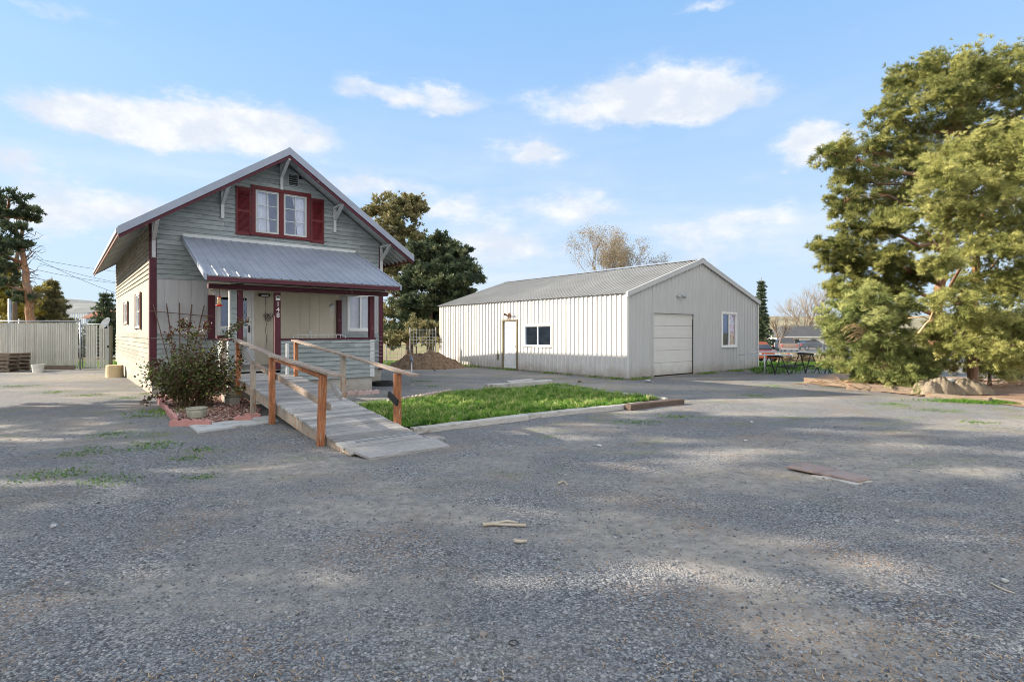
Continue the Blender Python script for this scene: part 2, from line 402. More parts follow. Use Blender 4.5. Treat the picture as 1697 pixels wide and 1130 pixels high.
m_deck=mat('weathered_grey_wood',[(.16,.15,.14),(.29,.275,.26),(.37,.36,.345)],scale=5,stretch=(1.1,14,14),rough=.85,bump=.5,dist=.008,tv=.34,stain=(.15,.13,.11),stainscale=4,stainstretch=(1,10,10),stainpos=(.58,.72))
m_rail=mat('weathered_rail_wood',[(.13,.10,.075),(.26,.21,.17),(.35,.30,.25)],scale=5,stretch=(14,1.1,14),rough=.85,bump=.5,dist=.006,tv=.2,stain=(.34,.17,.09),stainscale=3,stainstretch=(8,1,8),stainpos=(.56,.66))
m_post=mat('orange_stained_wood',[(.13,.05,.025),(.33,.125,.05),(.44,.20,.10)],scale=6,stretch=(12,12,1.1),rough=.7,bump=.5,dist=.006,tv=.25,stain=(.40,.31,.22),stainscale=4,stainstretch=(6,6,1),stainpos=(.55,.70))
m_postg=mat('greyed_post_wood',[(.26,.22,.17),(.40,.35,.29)],scale=6,stretch=(12,12,1.1),rough=.8,bump=.5,dist=.006,stain=(.33,.14,.06),stainscale=3,stainstretch=(6,6,1),stainpos=(.52,.62))
m_timber=mat('landscape_timber',[(.10,.075,.055),(.18,.14,.105),(.25,.20,.155)],scale=5,stretch=(1.2,10,10),rough=.9,bump=.6,dist=.012,tv=.2,stain=(.17,.10,.06),stainscale=3)
m_timberg=mat('grey_timber',[(.24,.23,.21),(.40,.38,.35),(.46,.44,.40)],scale=5,stretch=(1.2,10,10),rough=.9,bump=.6,dist=.012,tv=.2,stain=(.12,.08,.06),stainscale=3)
m_dkwood=mat('dark_timber',[(.06,.045,.035),(.14,.10,.08)],scale=6,stretch=(1.2,10,10),rough=.9,bump=.6,dist=.012)
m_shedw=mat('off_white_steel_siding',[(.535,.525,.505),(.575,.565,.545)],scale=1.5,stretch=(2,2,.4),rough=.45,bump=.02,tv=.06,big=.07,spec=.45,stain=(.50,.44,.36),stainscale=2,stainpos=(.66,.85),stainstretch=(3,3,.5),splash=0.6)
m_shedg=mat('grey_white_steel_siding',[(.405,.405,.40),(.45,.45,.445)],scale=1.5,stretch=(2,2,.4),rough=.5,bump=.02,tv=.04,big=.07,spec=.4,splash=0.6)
m_shedr=mat('dull_galvanised_roof',[(.28,.268,.245),(.35,.34,.315)],scale=1.2,stretch=(1,1,1),rough=.5,bump=.03,tv=.07,metallic=.3,big=.15,stain=(.35,.33,.30),stainscale=1.2,stainpos=(.55,.75))
m_door=mat('white_door_paint',[(.68,.68,.68),(.74,.74,.73)],scale=4,rough=.45,bump=.02,big=.06)
m_frame=mat('brown_door_frame',[(.13,.11,.07),(.22,.19,.13)],scale=7,stretch=(6,6,1),rough=.8,bump=.3)
m_gdoor=mat('pale_garage_door',[(.56,.55,.52),(.61,.60,.57)],scale=3,rough=.5,bump=.02,big=.06,splash=0.6)
m_blk=mat('black_metal',[(.015,.015,.016),(.03,.03,.03)],scale=8,rough=.5,bump=.1)
m_rub=mat('black_rubber',[(.018,.018,.018),(.035,.034,.033)],scale=8,rough=.8,bump=.2)
m_galv=mat('galvanised_steel',[(.34,.36,.38),(.46,.48,.50)],scale=6,rough=.4,bump=.05,metallic=.6)
m_brown=mat('brown_paint',[(.12,.055,.035),(.18,.08,.05)],scale=6,rough=.7,bump=.2)
m_dark=mat('dark_interior',[(.02,.022,.025),(.035,.036,.04)],scale=2,rough=.95,bump=0)
m_curt=mat('white_curtain',[(.62,.62,.64),(.78,.78,.80)],scale=9,stretch=(3,3,1),rough=.95,bump=.2,dist=.004)
m_blind=mat('cream_blind',[(.60,.56,.48),(.68,.64,.56)],scale=4,rough=.7,bump=.02,tv=.15)
m_red=mat('red_plastic',[(.45,.02,.02),(.55,.03,.03)],scale=4,rough=.3,bump=0)
m_side=mat('sun_toned_side_panel',[(.28,.27,.24),(.355,.345,.305)],scale=2,stretch=(3,3,.4),rough=.7,bump=.05,tv=.07,stain=(.22,.19,.14),stainscale=2,stainstretch=(2,2,.6),stainpos=(.60,.85),big=.15)  # white panel again, darkened in colour to offset the strong sun on it
m_clear=glass('clear_glass',(.93,.94,.95),.05); m_glassd=glass('low_sheen_glass',(.95,.95,.95),.01); m_glassd=glass('window_glass',(.55,.60,.64),.22)
m_bark=mat('orange_pine_bark',[(.13,.07,.04),(.28,.15,.085),(.40,.22,.125)],scale=5,stretch=(3,3,.8),rough=.9,bump=.8,dist=.03,stain=(.16,.13,.11),stainscale=1.2,stainpos=(.5,.62))
m_barkg=mat('grey_brown_bark',[(.09,.065,.045),(.17,.125,.09)],scale=6,stretch=(3,3,.8),rough=.9,bump=.6,dist=.02)
m_twig=mat('pale_bare_twigs',[(.20,.16,.12),(.30,.25,.19)],scale=6,rough=.9,bump=.2)
m_bud=mat('pale_brown_buds',[(.27,.22,.15),(.36,.30,.20)],scale=5,rough=.8,bump=0,tv=.3,trans=.3)
def needle(name,a,b,c): return mat(name,[(1,1,1),(1,1,1)],scale=2,rough=.65,bump=0,tv=.12,big=.12,tramp=[a,b,c],spec=.25,trans=.22)
m_ndl=needle('olive_pine_needles',(.08,.105,.028),(.185,.20,.056),(.35,.34,.11))
m_ndlo=needle('distant_pine_needles',(.10,.105,.045),(.20,.19,.085),(.32,.28,.14))
m_ndly=needle('yellow_green_needles',(.13,.155,.042),(.27,.28,.082),(.43,.415,.15))
m_ndld=needle('dark_green_needles',(.035,.06,.038),(.08,.11,.06),(.16,.18,.09))
m_ndlb=needle('fresh_green_needles',(.11,.145,.045),(.235,.27,.085),(.38,.39,.15))
m_willow=needle('yellow_willow_leaves',(.20,.16,.03),(.32,.26,.05),(.42,.36,.10))
m_leaf=mat('bush_leaves',[(1,1,1),(1,1,1)],scale=3,rough=.5,bump=0,tv=.15,tramp=[(.13,.03,.02),(.09,.035,.02),(.05,.06,.02),(.09,.12,.03),(.20,.22,.05)],trans=.25)
m_stem=mat('bush_stems',[(.10,.075,.04),(.20,.15,.09)],scale=6,rough=.8,bump=.1)
m_grass=mat('green_grass',[(1,1,1),(1,1,1)],scale=2,rough=.6,bump=0,tv=.1,tramp=[(.015,.045,.006),(.04,.12,.012),(.095,.225,.02),(.17,.31,.04),(.38,.38,.16)],trans=.3,bigscale=1.2,big=.3)
m_turf=mat('turf_soil',[(.05,.07,.02),(.08,.12,.03)],scale=10,rough=.95,bump=.6)
m_dirt=mat('brown_loose_dirt',[(.07,.045,.03),(.14,.095,.062),(.20,.14,.095)],scale=7,rough=.95,bump=1,dist=.05,detail=9)
m_mulch=mat('bark_mulch_soil',[(.10,.06,.045),(.26,.16,.13),(.36,.26,.22)],scale=26,rough=.95,bump=.9,dist=.02,detail=3)
m_stone=mat('gravel_stone',[(1,1,1),(.85,.85,.85)],scale=30,rough=.8,bump=.1,tramp=[(.09,.094,.10),(.18,.184,.192),(.27,.272,.275),(.38,.37,.355)],tv=.05,big=.1)
m_litter=mat('dry_pine_needles',[(1,1,1),(1,1,1)],scale=5,rough=.8,bump=0,tramp=[(.20,.12,.06),(.34,.22,.12),(.42,.32,.20)],tv=.1)
m_rust=mat('rusty_steel_plate',[(.17,.125,.11),(.30,.22,.19),(.26,.23,.22)],scale=5,rough=.7,bump=.2,metallic=.1)
m_tarp=mat('beige_canvas',[(.20,.165,.12),(.33,.28,.205)],scale=5,rough=.9,bump=1,dist=.10,stain=(.16,.12,.08),stainscale=2)
m_plast=mat('white_plastic',[(.60,.60,.57),(.68,.68,.65)],scale=4,rough=.4,bump=.02)
m_slat=mat('pale_fence_slats',[(.46,.445,.38),(.60,.58,.50)],scale=4,stretch=(3,3,.5),rough=.6,bump=.05,tv=.2)
m_pale=mat('pale_stump_wood',[(.50,.38,.22),(.62,.50,.32)],scale=4,stretch=(4,4,1),rough=.8,bump=.3)
m_asph=mat('asphalt',[(.055,.055,.058),(.085,.085,.088)],scale=30,rough=.9,bump=.3)
m_shingle=mat('grey_shingles',[(.05,.052,.056),(.085,.087,.09)],scale=8,stretch=(1,1,3),rough=.9,bump=.3)
m_broof=mat('brown_shingles',[(.20,.085,.05),(.28,.12,.075)],scale=6,rough=.9,bump=.2)
m_bwall=mat('white_house_wall',[(.66,.65,.62),(.72,.71,.68)],scale=4,rough=.7,bump=.05)
m_bluew=mat('pale_blue_siding',[(.40,.50,.62),(.50,.60,.70)],scale=4,rough=.6,bump=.05,tv=.3)
m_hill=mat('sagebrush_hill',[(.14,.13,.085),(.21,.19,.125),(.27,.25,.17)],scale=.02,rough=1,bump=0,detail=10,big=.3,bigscale=.004,stain=(.10,.10,.07),stainscale=.03,stainpos=(.52,.6))
m_hillg=mat('grey_hill',[(.13,.135,.13),(.18,.185,.175),(.22,.22,.21)],scale=.02,rough=1,bump=0,detail=10,big=.3,bigscale=.004)
m_orange=mat('orange_car_paint',[(.27,.07,.025),(.31,.08,.03)],scale=2,rough=.25,bump=0,metallic=.3,spec=.6)
m_bluep=mat('dark_blue_car_paint',[(.03,.06,.12),(.04,.07,.14)],scale=2,rough=.25,bump=0,metallic=.3,spec=.6)
m_silv=mat('silver_car_paint',[(.30,.30,.30),(.36,.36,.36)],scale=2,rough=.3,bump=0,metallic=.5,spec=.6)
m_tan=mat('bronze_car_paint',[(.24,.15,.10),(.28,.18,.12)],scale=2,rough=.3,bump=0,metallic=.4,spec=.6)
m_char=mat('charcoal_car_paint',[(.03,.032,.035),(.045,.047,.05)],scale=2,rough=.3,bump=0,metallic=.4,spec=.6)
m_carg=mat('dark_car_glass',[(.02,.025,.03),(.03,.035,.04)],scale=2,rough=.08,bump=0,spec=.8)
m_lamp=mat('red_lamp_lens',[(.45,.02,.015),(.55,.03,.02)],scale=2,rough=.2,bump=0)

def ground_material():
    m=bpy.data.materials.new('gravel_ground'); m.use_nodes=True; nt=m.node_tree; N=nt.nodes; L=nt.links; N.clear()
    def nd(t,**k):
        n=N.new(t)
        for a,b in k.items(): setattr(n,a,b)
        return n
    def noise(scale,detail=4,vec=None,loc=(0,0,0),st=(1,1,1)):
        mp=nd('ShaderNodeMapping'); mp.inputs['Location'].default_value=loc; mp.inputs['Scale'].default_value=st; L.new(tc.outputs['Object'],mp.inputs[0])
        n=nd('ShaderNodeTexNoise'); n.inputs['Scale'].default_value=scale; n.inputs['Detail'].default_value=detail; n.inputs['Roughness'].default_value=.6; L.new(mp.outputs[0],n.inputs['Vector']); return n.outputs['Fac']
    def rng_(src,a,b,c=0,d=1):
        r=nd('ShaderNodeMapRange',clamp=True); r.inputs[1].default_value=a; r.inputs[2].default_value=b; r.inputs[3].default_value=c; r.inputs[4].default_value=d; L.new(src,r.inputs[0]); return r.outputs[0]
    def mul(a,b):
        x=nd('ShaderNodeMath',operation='MULTIPLY')
        for i,q in enumerate((a,b)):
            if isinstance(q,(int,float)): x.inputs[i].default_value=q
            else: L.new(q,x.inputs[i])
        return x.outputs[0]
    def mix(f,a,b,bt='MIX'):
        x=nd('ShaderNodeMixRGB',blend_type=bt)
        for i,q in enumerate((f,a,b)):
            if isinstance(q,(int,float)): x.inputs[i].default_value=q
            elif isinstance(q,tuple): x.inputs[i].default_value=(*q,1)
            else: L.new(q,x.inputs[i])
        return x.outputs[0]
    def ramp(src,cs):
        r=nd('ShaderNodeValToRGB'); e=r.color_ramp.elements
        while len(e)<len(cs): e.new(.5)
        for i,(p,c) in enumerate(cs): e[i].position=p; e[i].color=(*c,1)
        L.new(src,r.inputs[0]); return r.outputs[0]
    out=nd('ShaderNodeOutputMaterial'); bs=nd('ShaderNodeBsdfPrincipled'); L.new(bs.outputs[0],out.inputs[0])
    tc=nd('ShaderNodeTexCoord')
    v1=nd('ShaderNodeTexVoronoi'); v1.inputs['Scale'].default_value=60; L.new(tc.outputs['Object'],v1.inputs['Vector'])
    v2=nd('ShaderNodeTexVoronoi'); v2.inputs['Scale'].default_value=95; L.new(tc.outputs['Object'],v2.inputs['Vector'])
    s1=nd('ShaderNodeSeparateColor'); L.new(v1.outputs['Color'],s1.inputs[0]); s2=nd('ShaderNodeSeparateColor'); L.new(v2.outputs['Color'],s2.inputs[0])
    g1=ramp(s1.outputs[0],[(0,(.08,.084,.09)),(.3,(.175,.18,.188)),(.65,(.28,.282,.285)),(.9,(.37,.367,.36)),(1,(.50,.48,.44))])
    g2=ramp(s2.outputs[0],[(0,(.095,.098,.103)),(.5,(.22,.222,.225)),(1,(.36,.357,.35))])
    sel=rng_(noise(1.1,5),.42,.58)
    gravel=mix(sel,g1,g2)
    gravel=mix(rng_(v1.outputs['Distance'],.45,.75,0,.55),gravel,(.06,.06,.065))
    dirtc=ramp(noise(9,8),[(.3,(.18,.163,.142)),(.5,(.27,.245,.212)),(.7,(.35,.32,.275))])
    dmask=rng_(noise(.42,7,loc=(4.3,1.2,0),st=(.75,1.25,1)),.50,.62,0,.92)
    def spot(cx,cy,rx,ry,ang):
        mp=nd('ShaderNodeMapping',vector_type='TEXTURE'); mp.inputs['Location'].default_value=(cx,cy,0); mp.inputs['Rotation'].default_value=(0,0,ang); mp.inputs['Scale'].default_value=(rx,ry,1); L.new(tc.outputs['Object'],mp.inputs[0])
        ln=nd('ShaderNodeVectorMath',operation='LENGTH'); L.new(mp.outputs[0],ln.inputs[0]); a_=nd('ShaderNodeMath',operation='ADD'); L.new(ln.outputs['Value'],a_.inputs[0]); nn=nd('ShaderNodeMath',operation='MULTIPLY_ADD'); L.new(noise(1.6,6,loc=(cx,cy,0)),nn.inputs[0]); nn.inputs[1].default_value=1.6; nn.inputs[2].default_value=-.8; L.new(nn.outputs[0],a_.inputs[1]); return rng_(a_.outputs[0],1.1,.45,0,.95)
    def mx_(a,b):
        x=nd('ShaderNodeMath',operation='MAXIMUM'); L.new(a,x.inputs[0]); L.new(b,x.inputs[1]); return x.outputs[0]
    for sp_ in ((1.25,4.3,1.5,.75,-.5),(1.7,3.0,.9,.5,-.9),(3.3,6.2,3.0,.7,.15),(-2.6,6.6,1.2,.9,.3),(-9,9,3,1.6,0),(-16,20,3,2.5,0),(3,16.5,6,1.2,-.1)): dmask=mx_(dmask,spot(*sp_))
    dmask=mul(dmask,rng_(noise(14,4),.30,.55,.55,1))
    col=mix(dmask,gravel,dirtc)
    # needle litter
    lit=mul(rng_(noise(.9,5,loc=(9,3,0)),.51,.63),rng_(noise(26,3,st=(1,2.2,1)),.50,.62))
    col=mix(mul(lit,.8),col,(.30,.19,.11))
    # green weeds and moss on the packed earth near the house
    gm=mul(rng_(noise(1.3,7,loc=(2.2,7.5,0),st=(.7,1.3,1)),.565,.64),rng_(noise(20,4),.40,.60))
    sx=nd('ShaderNodeSeparateXYZ'); L.new(tc.outputs['Object'],sx.inputs[0])
    gy=rng_(sx.outputs['Y'],5,9,.12,1)
    col=mix(mul(mul(gm,gy),.75),col,(.15,.19,.035))
    # dry grass field beyond the yard
    field=ramp(noise(.25,9),[(.35,(.20,.15,.085)),(.5,(.27,.215,.12)),(.62,(.13,.17,.045))])
    far=rng_(sx.outputs['Y'],24.5,27); col=mix(far,col,field)
    L.new(col,bs.inputs['Base Color']); bs.inputs['Roughness'].default_value=.9; bs.inputs['Specular IOR Level'].default_value=.2
    h=nd('ShaderNodeMath',operation='MULTIPLY_ADD'); L.new(v1.outputs['Distance'],h.inputs[0]); h.inputs[1].default_value=-1.0; L.new(s1.outputs[1],h.inputs[2])
    h2=nd('ShaderNodeMath',operation='MULTIPLY_ADD'); L.new(v2.outputs['Distance'],h2.inputs[0]); h2.inputs[1].default_value=-.6; L.new(h.outputs[0],h2.inputs[2])
    inv=rng_(dmask,0,1,1,.22)
    hb=mul(h2.outputs[0],inv)
    bp=nd('ShaderNodeBump'); bp.inputs['Strength'].default_value=.9; bp.inputs['Distance'].default_value=.014; L.new(hb,bp.inputs['Height'])
    b2=nd('ShaderNodeBump'); b2.inputs['Strength'].default_value=.6; b2.inputs['Distance'].default_value=.12; L.new(noise(2.2,6),b2.inputs['Height']); L.new(bp.outputs[0],b2.inputs['Normal'])
    L.new(b2.outputs[0],bs.inputs['Normal']); return m
m_ground=ground_material()
# ------------------------------------------------------------------ camera, sun, sky
cam=bpy.data.cameras.new('camera'); co=bpy.data.objects.new('camera',cam); COL.objects.link(co); SC.camera=co
co.location=(0,0,CAMH); co.rotation_euler=(R(90),0,0); cam.lens=F/1697*36; cam.sensor_width=36; cam.shift_y=-14/1697
cam.clip_end=8000; cam.clip_start=.05
SUN_EL=23.6; sh=Vector((.9965,-.0840)).normalized()      # direction in which the light travels over the ground
sun=bpy.data.lights.new('sun','SUN'); sun.energy=SUN_E; sun.angle=R(.5); sun.color=(1,.88,.72)
so=bpy.data.objects.new('sun',sun); COL.objects.link(so)
d=Vector((sh.x*math.cos(R(SUN_EL)),sh.y*math.cos(R(SUN_EL)),-math.sin(R(SUN_EL))))
so.rotation_euler=d.to_track_quat('-Z','Y').to_euler(); so.location=(-30,5,20)
SC.cycles.filter_width=.95; SC.cycles.use_denoising=DENOISE; SC.cycles.adaptive_threshold=.006
SC.view_settings.view_transform='Standard'; SC.view_settings.look='None'; SC.view_settings.gamma=1; SC.view_settings.exposure=EXPO
w=bpy.data.worlds.new('World'); SC.world=w; w.use_nodes=True
def build_world():
    nt=w.node_tree; N=nt.nodes; L=nt.links; N.clear()
    out=N.new('ShaderNodeOutputWorld'); bg=N.new('ShaderNodeBackground'); L.new(bg.outputs[0],out.inputs[0]); bg.inputs['Strength'].default_value=SKY_S
    sk=N.new('ShaderNodeTexSky'); sk.sky_type='NISHITA'; sk.sun_disc=False; sk.sun_elevation=R(SUN_EL); sk.sun_rotation=math.atan2(-sh.x,-sh.y)
    sk.air_density=1.1; sk.dust_density=.6; sk.ozone_density=1.6
    tc=N.new('ShaderNodeTexCoord')
    def math_(op,*a,clamp=False):
        n=N.new('ShaderNodeMath'); n.operation=op; n.use_clamp=clamp
        for i,q in enumerate(a):
            if isinstance(q,(int,float)): n.inputs[i].default_value=q
            else: L.new(q,n.inputs[i])
        return n.outputs[0]
    def noise(scale,detail,st=(1,1,1),loc=(0,0,0),rough=.6):
        mp=N.new('ShaderNodeMapping'); mp.inputs['Scale'].default_value=st; mp.inputs['Location'].default_value=loc; L.new(tc.outputs['Generated'],mp.inputs[0])
        n=N.new('ShaderNodeTexNoise'); n.inputs['Scale'].default_value=scale; n.inputs['Detail'].default_value=detail; n.inputs['Roughness'].default_value=rough; L.new(mp.outputs[0],n.inputs['Vector']); return n
    nrm=N.new('ShaderNodeVectorMath'); nrm.operation='NORMALIZE'; L.new(tc.outputs['Generated'],nrm.inputs[0])
    s=N.new('ShaderNodeSeparateXYZ'); L.new(nrm.outputs[0],s.inputs[0])
    az=math_('ARCTAN2',s.outputs[0],s.outputs[1]); el=math_('ARCSINE',s.outputs[2])
    n1=noise(5,5,(1,1,2)); sp=N.new('ShaderNodeSeparateColor'); L.new(n1.outputs['Color'],sp.inputs[0])
    n2=noise(16,6,(1,1,2),(3,1,7)); sp2=N.new('ShaderNodeSeparateColor'); L.new(n2.outputs['Color'],sp2.inputs[0])
    azw=math_('ADD',az,math_('MULTIPLY',math_('SUBTRACT',math_('ADD',sp.outputs[0],math_('MULTIPLY',sp2.outputs[0],.5)),.75),.13))
    elw=math_('ADD',el,math_('MULTIPLY',math_('SUBTRACT',math_('ADD',sp.outputs[1],math_('MULTIPLY',sp2.outputs[1],.6)),.8),.075))
    clouds=[(120,205,75,40,1.1),(230,215,100,36,1.1),(340,218,95,36,1.1),(450,226,95,40,1.1),(45,284,60,22,.62),(590,146,48,22,.6),(650,160,60,16,.6),(735,176,72,18,.72),
      (1090,142,110,34,1),(1000,178,130,30,.75),(1160,172,100,24,.75),(1120,190,140,28,.5),(888,262,64,26,1),(1345,250,56,34,.95),(1405,228,50,16,.55),
      (640,312,90,20,.5),(750,355,70,24,.65),(950,345,95,28,.7),(1270,362,85,24,.6),(1140,385,90,26,.55),(180,352,150,34,.7),(90,380,130,34,.65),(830,420,140,40,.55),(560,300,90,20,.5),(1200,420,140,30,.45),(110,14,130,18,.42),(1165,12,62,14,.5),(1437,52,26,16,.28),(830,410,90,30,.35),(700,60,90,8,.0)]
    tot=None
    for cx,cy,rx,ry,st in clouds:
        if st<=0: continue
        dx,dz=(cx-CX)/F,(HY-cy)/F; a0=math.atan2(dx,1); e0=math.atan(dz/math.hypot(dx,1)); ra=rx/F*math.cos(a0)**2*1.05; re=ry/F*math.cos(a0)*1.15
        u=math_('MULTIPLY',math_('SUBTRACT',azw,a0),1/ra)
        v0=math_('SUBTRACT',elw,e0)
        # flat undersides: the lower half falls off faster
        v=math_('MULTIPLY',math_('MINIMUM',math_('MULTIPLY',v0,1.5),v0),1/re)
        q=math_('ADD',math_('MULTIPLY',u,u),math_('MULTIPLY',v,v))
        g=math_('MULTIPLY',math_('POWER',2.718,math_('MULTIPLY',q,-1.0)),st)
        tot=g if tot is None else math_('ADD',tot,math_('MULTIPLY',g,math_('SUBTRACT',1.0,math_('MULTIPLY',tot,.5))))
    fl=noise(24,8,(1,1,2.2),(1,2,3),.65); fl2=noise(7,5,(1,1,2),(5,2,1))
    tex=math_('ADD',math_('MULTIPLY',math_('SUBTRACT',fl.outputs['Fac'],.5),.85),math_('MULTIPLY',math_('SUBTRACT',fl2.outputs['Fac'],.5),.7))
    dens=math_('ADD',tot,math_('MULTIPLY',tex,math_('MINIMUM',math_('MULTIPLY',tot,2.2),1.0)))
    mr=N.new('ShaderNodeMapRange'); mr.interpolation_type='SMOOTHSTEP'; mr.inputs[1].default_value=.18; mr.inputs[2].default_value=.90; mr.inputs[4].default_value=.95; L.new(dens,mr.inputs[0]); cm=mr.outputs[0]
    # thin veil low over the horizon and clouds elsewhere around the sky
    v1=noise(3.2,7,(1,1,4.5),(2,4,1)); vr=N.new('ShaderNodeMapRange'); vr.inputs[1].default_value=.47; vr.inputs[2].default_value=.75; vr.inputs[4].default_value=.5; L.new(v1.outputs['Fac'],vr.inputs[0])
    low=N.new('ShaderNodeMapRange'); low.inputs[1].default_value=.42; low.inputs[2].default_value=.08; low.inputs[3].default_value=.05; low.inputs[4].default_value=1; L.new(el,low.inputs[0])
    veil=math_('MULTIPLY',vr.outputs[0],low.outputs[0])
    hz=N.new('ShaderNodeMapRange'); hz.interpolation_type='SMOOTHSTEP'; hz.inputs[1].default_value=.60; hz.inputs[2].default_value=-.03; hz.inputs[3].default_value=0; hz.inputs[4].default_value=.72; L.new(el,hz.inputs[0])
    def mixc(f,a,b):
        n=N.new('ShaderNodeMixRGB'); L.new(f,n.inputs[0])
        for i,q in ((1,a),(2,b)):
            if isinstance(q,tuple): n.inputs[i].default_value=(*q,1)
            else: L.new(q,n.inputs[i])
        return n.outputs[0]
    gain=N.new('ShaderNodeVectorMath'); gain.operation='MULTIPLY'; L.new(sk.outputs[0],gain.inputs[0]); gain.inputs[1].default_value=SKYGAIN
    half=N.new('ShaderNodeValue'); half.outputs[0].default_value=.82
    blue=mixc(half.outputs[0],gain.outputs[0],BLUEC)
    base=mixc(hz.outputs[0],blue,HAZEC)
    cs=N.new('ShaderNodeMapRange'); cs.interpolation_type='SMOOTHSTEP'; cs.inputs[1].default_value=.38; cs.inputs[2].default_value=.66; L.new(noise(13,7,(1,1,1.6),(4,9,3)).outputs['Fac'],cs.inputs[0])
    cc=mixc(cs.outputs[0],(1.85,2.0,2.25),CLOUDC)
    base=mixc(veil,base,CLOUDC); base=mixc(cm,base,cc)
    # unseen bright cloud added behind the camera and overhead to lift the ambient light
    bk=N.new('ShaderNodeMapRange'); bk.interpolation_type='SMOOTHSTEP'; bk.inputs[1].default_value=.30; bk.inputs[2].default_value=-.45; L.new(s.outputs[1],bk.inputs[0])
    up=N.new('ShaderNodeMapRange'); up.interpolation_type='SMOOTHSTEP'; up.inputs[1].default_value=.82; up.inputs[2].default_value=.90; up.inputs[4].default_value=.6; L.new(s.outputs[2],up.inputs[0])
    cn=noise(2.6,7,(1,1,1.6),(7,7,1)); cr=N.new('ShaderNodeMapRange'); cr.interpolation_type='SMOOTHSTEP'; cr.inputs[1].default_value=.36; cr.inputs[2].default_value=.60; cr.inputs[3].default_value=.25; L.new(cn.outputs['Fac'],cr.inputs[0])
    bf=math_('MULTIPLY',math_('MAXIMUM',bk.outputs[0],up.outputs[0]),cr.outputs[0]); base=mixc(bf,base,FILLC)
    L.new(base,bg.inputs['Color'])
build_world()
# ------------------------------------------------------------------ the house
HO=Vector((-9.33,14.2,0)); HA=R(39.4); W=6.47; HL=11.3; PITCH=.6825; AP=6.84; XC=W/2
house=empty('old_house',HO,HA,'two storey grey clapboard house with maroon trim, steep metal gable roof and covered porch','house')
def hw(x,y,z=0):                     # house plan -> world
    c,s=math.cos(HA),math.sin(HA); return Vector((HO.x+c*x-s*y,HO.y+s*x+c*y,z))
def zr(x): return AP-PITCH*abs(x-XC)
def wallz(x): return zr(x)-.13
PX0,PX1,PY=1.32,5.04,-2.42
FR=lambda u,z,d:(u,-d,z)             # front wall, u = x
LF=lambda u,z,d:(-d,u,z)             # left wall, u = y
RT=lambda u,z,d:(W+d,u,z)
BK=lambda u,z,d:(u,HL+d,z)
z_band0,z_band1=1.60,3.03
mb=MB(); mb.box(.03,W-.03,.03,HL-.03,-.1,.46); mb.build('foundation',m_conc,house)
mb=MB()
gl=lambda z:max(0,XC-(AP-.13-z)/PITCH); gr=lambda z:min(W,XC+(AP-.13-z)/PITCH)
siding(mb,FR,gl,gr,z_band1,AP-.15,holes=[(2.45,4.05,4.45,5.80),(3.42,3.74,5.98,6.36)])
siding(mb,FR,0,PX0,.44,z_band0); siding(mb,FR,PX1,W,.44,z_band0)
mb.build('front_siding',m_sid,house)
mb=MB(); siding(mb,LF,0,HL,z_band1,wallz(0),joint=4); siding(mb,LF,0,HL,.44,z_band0,joint=4)
o=mb.build('side_siding',m_sidw,house); o['label']='pale peeling clapboards of the sunlit side wall'
mb=MB(); siding(mb,RT,0,HL,.44,wallz(W)); mb.build('side_siding',m_sidw,house)
mb=MB(); siding(mb,BK,gl,gr,.44,AP-.15); mb.build('rear_siding',m_sid,house)
def panels(mp,u0,u1,z0,z1,holes,mt,name='wall_panel',pitch=.305):
    mb=MB(); u=u0
    while u<u1-.02:
        ue=min(u+pitch,u1); mb.tint=random.uniform(-1,1)
        hs=[h for h in holes if h[0]<ue and h[1]>u]
        cuts=sorted({u+.003,ue-.003,*[max(u+.003,h[0]) for h in hs],*[min(ue-.003,h[1]) for h in hs]})
        for a,b in zip(cuts[:-1],cuts[1:]):
            if b-a<.002: continue
            m_=(a+b)/2; seg=[(z0,z1)]
            for h in hs:
                if h[0]<m_<h[1]: seg=[(z0,h[2]),(h[3],z1)]
            for s0,s1 in seg:
                if s1-s0<.01: continue
                vs=[mp(a,s0,.012),mp(b,s0,.012),mp(b,s1,.012),mp(a,s1,.012),mp(a,s0,-.004),mp(b,s0,-.004),mp(b,s1,-.004),mp(a,s1,-.004)]
                mb.add(vs,[(0,1,2,3),(7,6,5,4),(0,4,5,1),(1,5,6,2),(2,6,7,3),(3,7,4,0)])
        mb.tint=-1
        mb.add([mp(ue-.004,z0,.004),mp(ue+.004,z0,.004),mp(ue+.004,z1,.004),mp(ue-.004,z1,.004)],[(0,1,2,3)])
        u=ue
    return mb.build(name,mt,house)
WIN=(5.26,6.18,1.66,2.86)
panels(FR,0,PX0,z_band0,z_band1,[],m_panel)
panels(FR,PX1,W,z_band0,z_band1,[WIN],m_panel)
DR=(1.50,2.42,.70,2.74)
o=panels(FR,PX0,PX1,.6,z_band1,[DR],m_cream); o['label']='cream wall panel behind the porch'  # white panel; the warm reflected light is put into its cream colour
SW=[(2.15,3.15,1.74,2.75),(6.0,7.0,1.92,2.66)]
panels(LF,0,HL,z_band0,z_band1,SW,m_side)
# corner boards and frieze
for x0,x1,y0,y1 in ((-.03,.125,-.036,.0),(-.036,-.001,.0,.12),(W-.125,W+.03,-.036,0)):
    mb=MB(); mb.box(x0,x1,y0,y1,.40,wallz(.02)-.03); mb.build('corner_board',m_mar,house,bevel=.004)
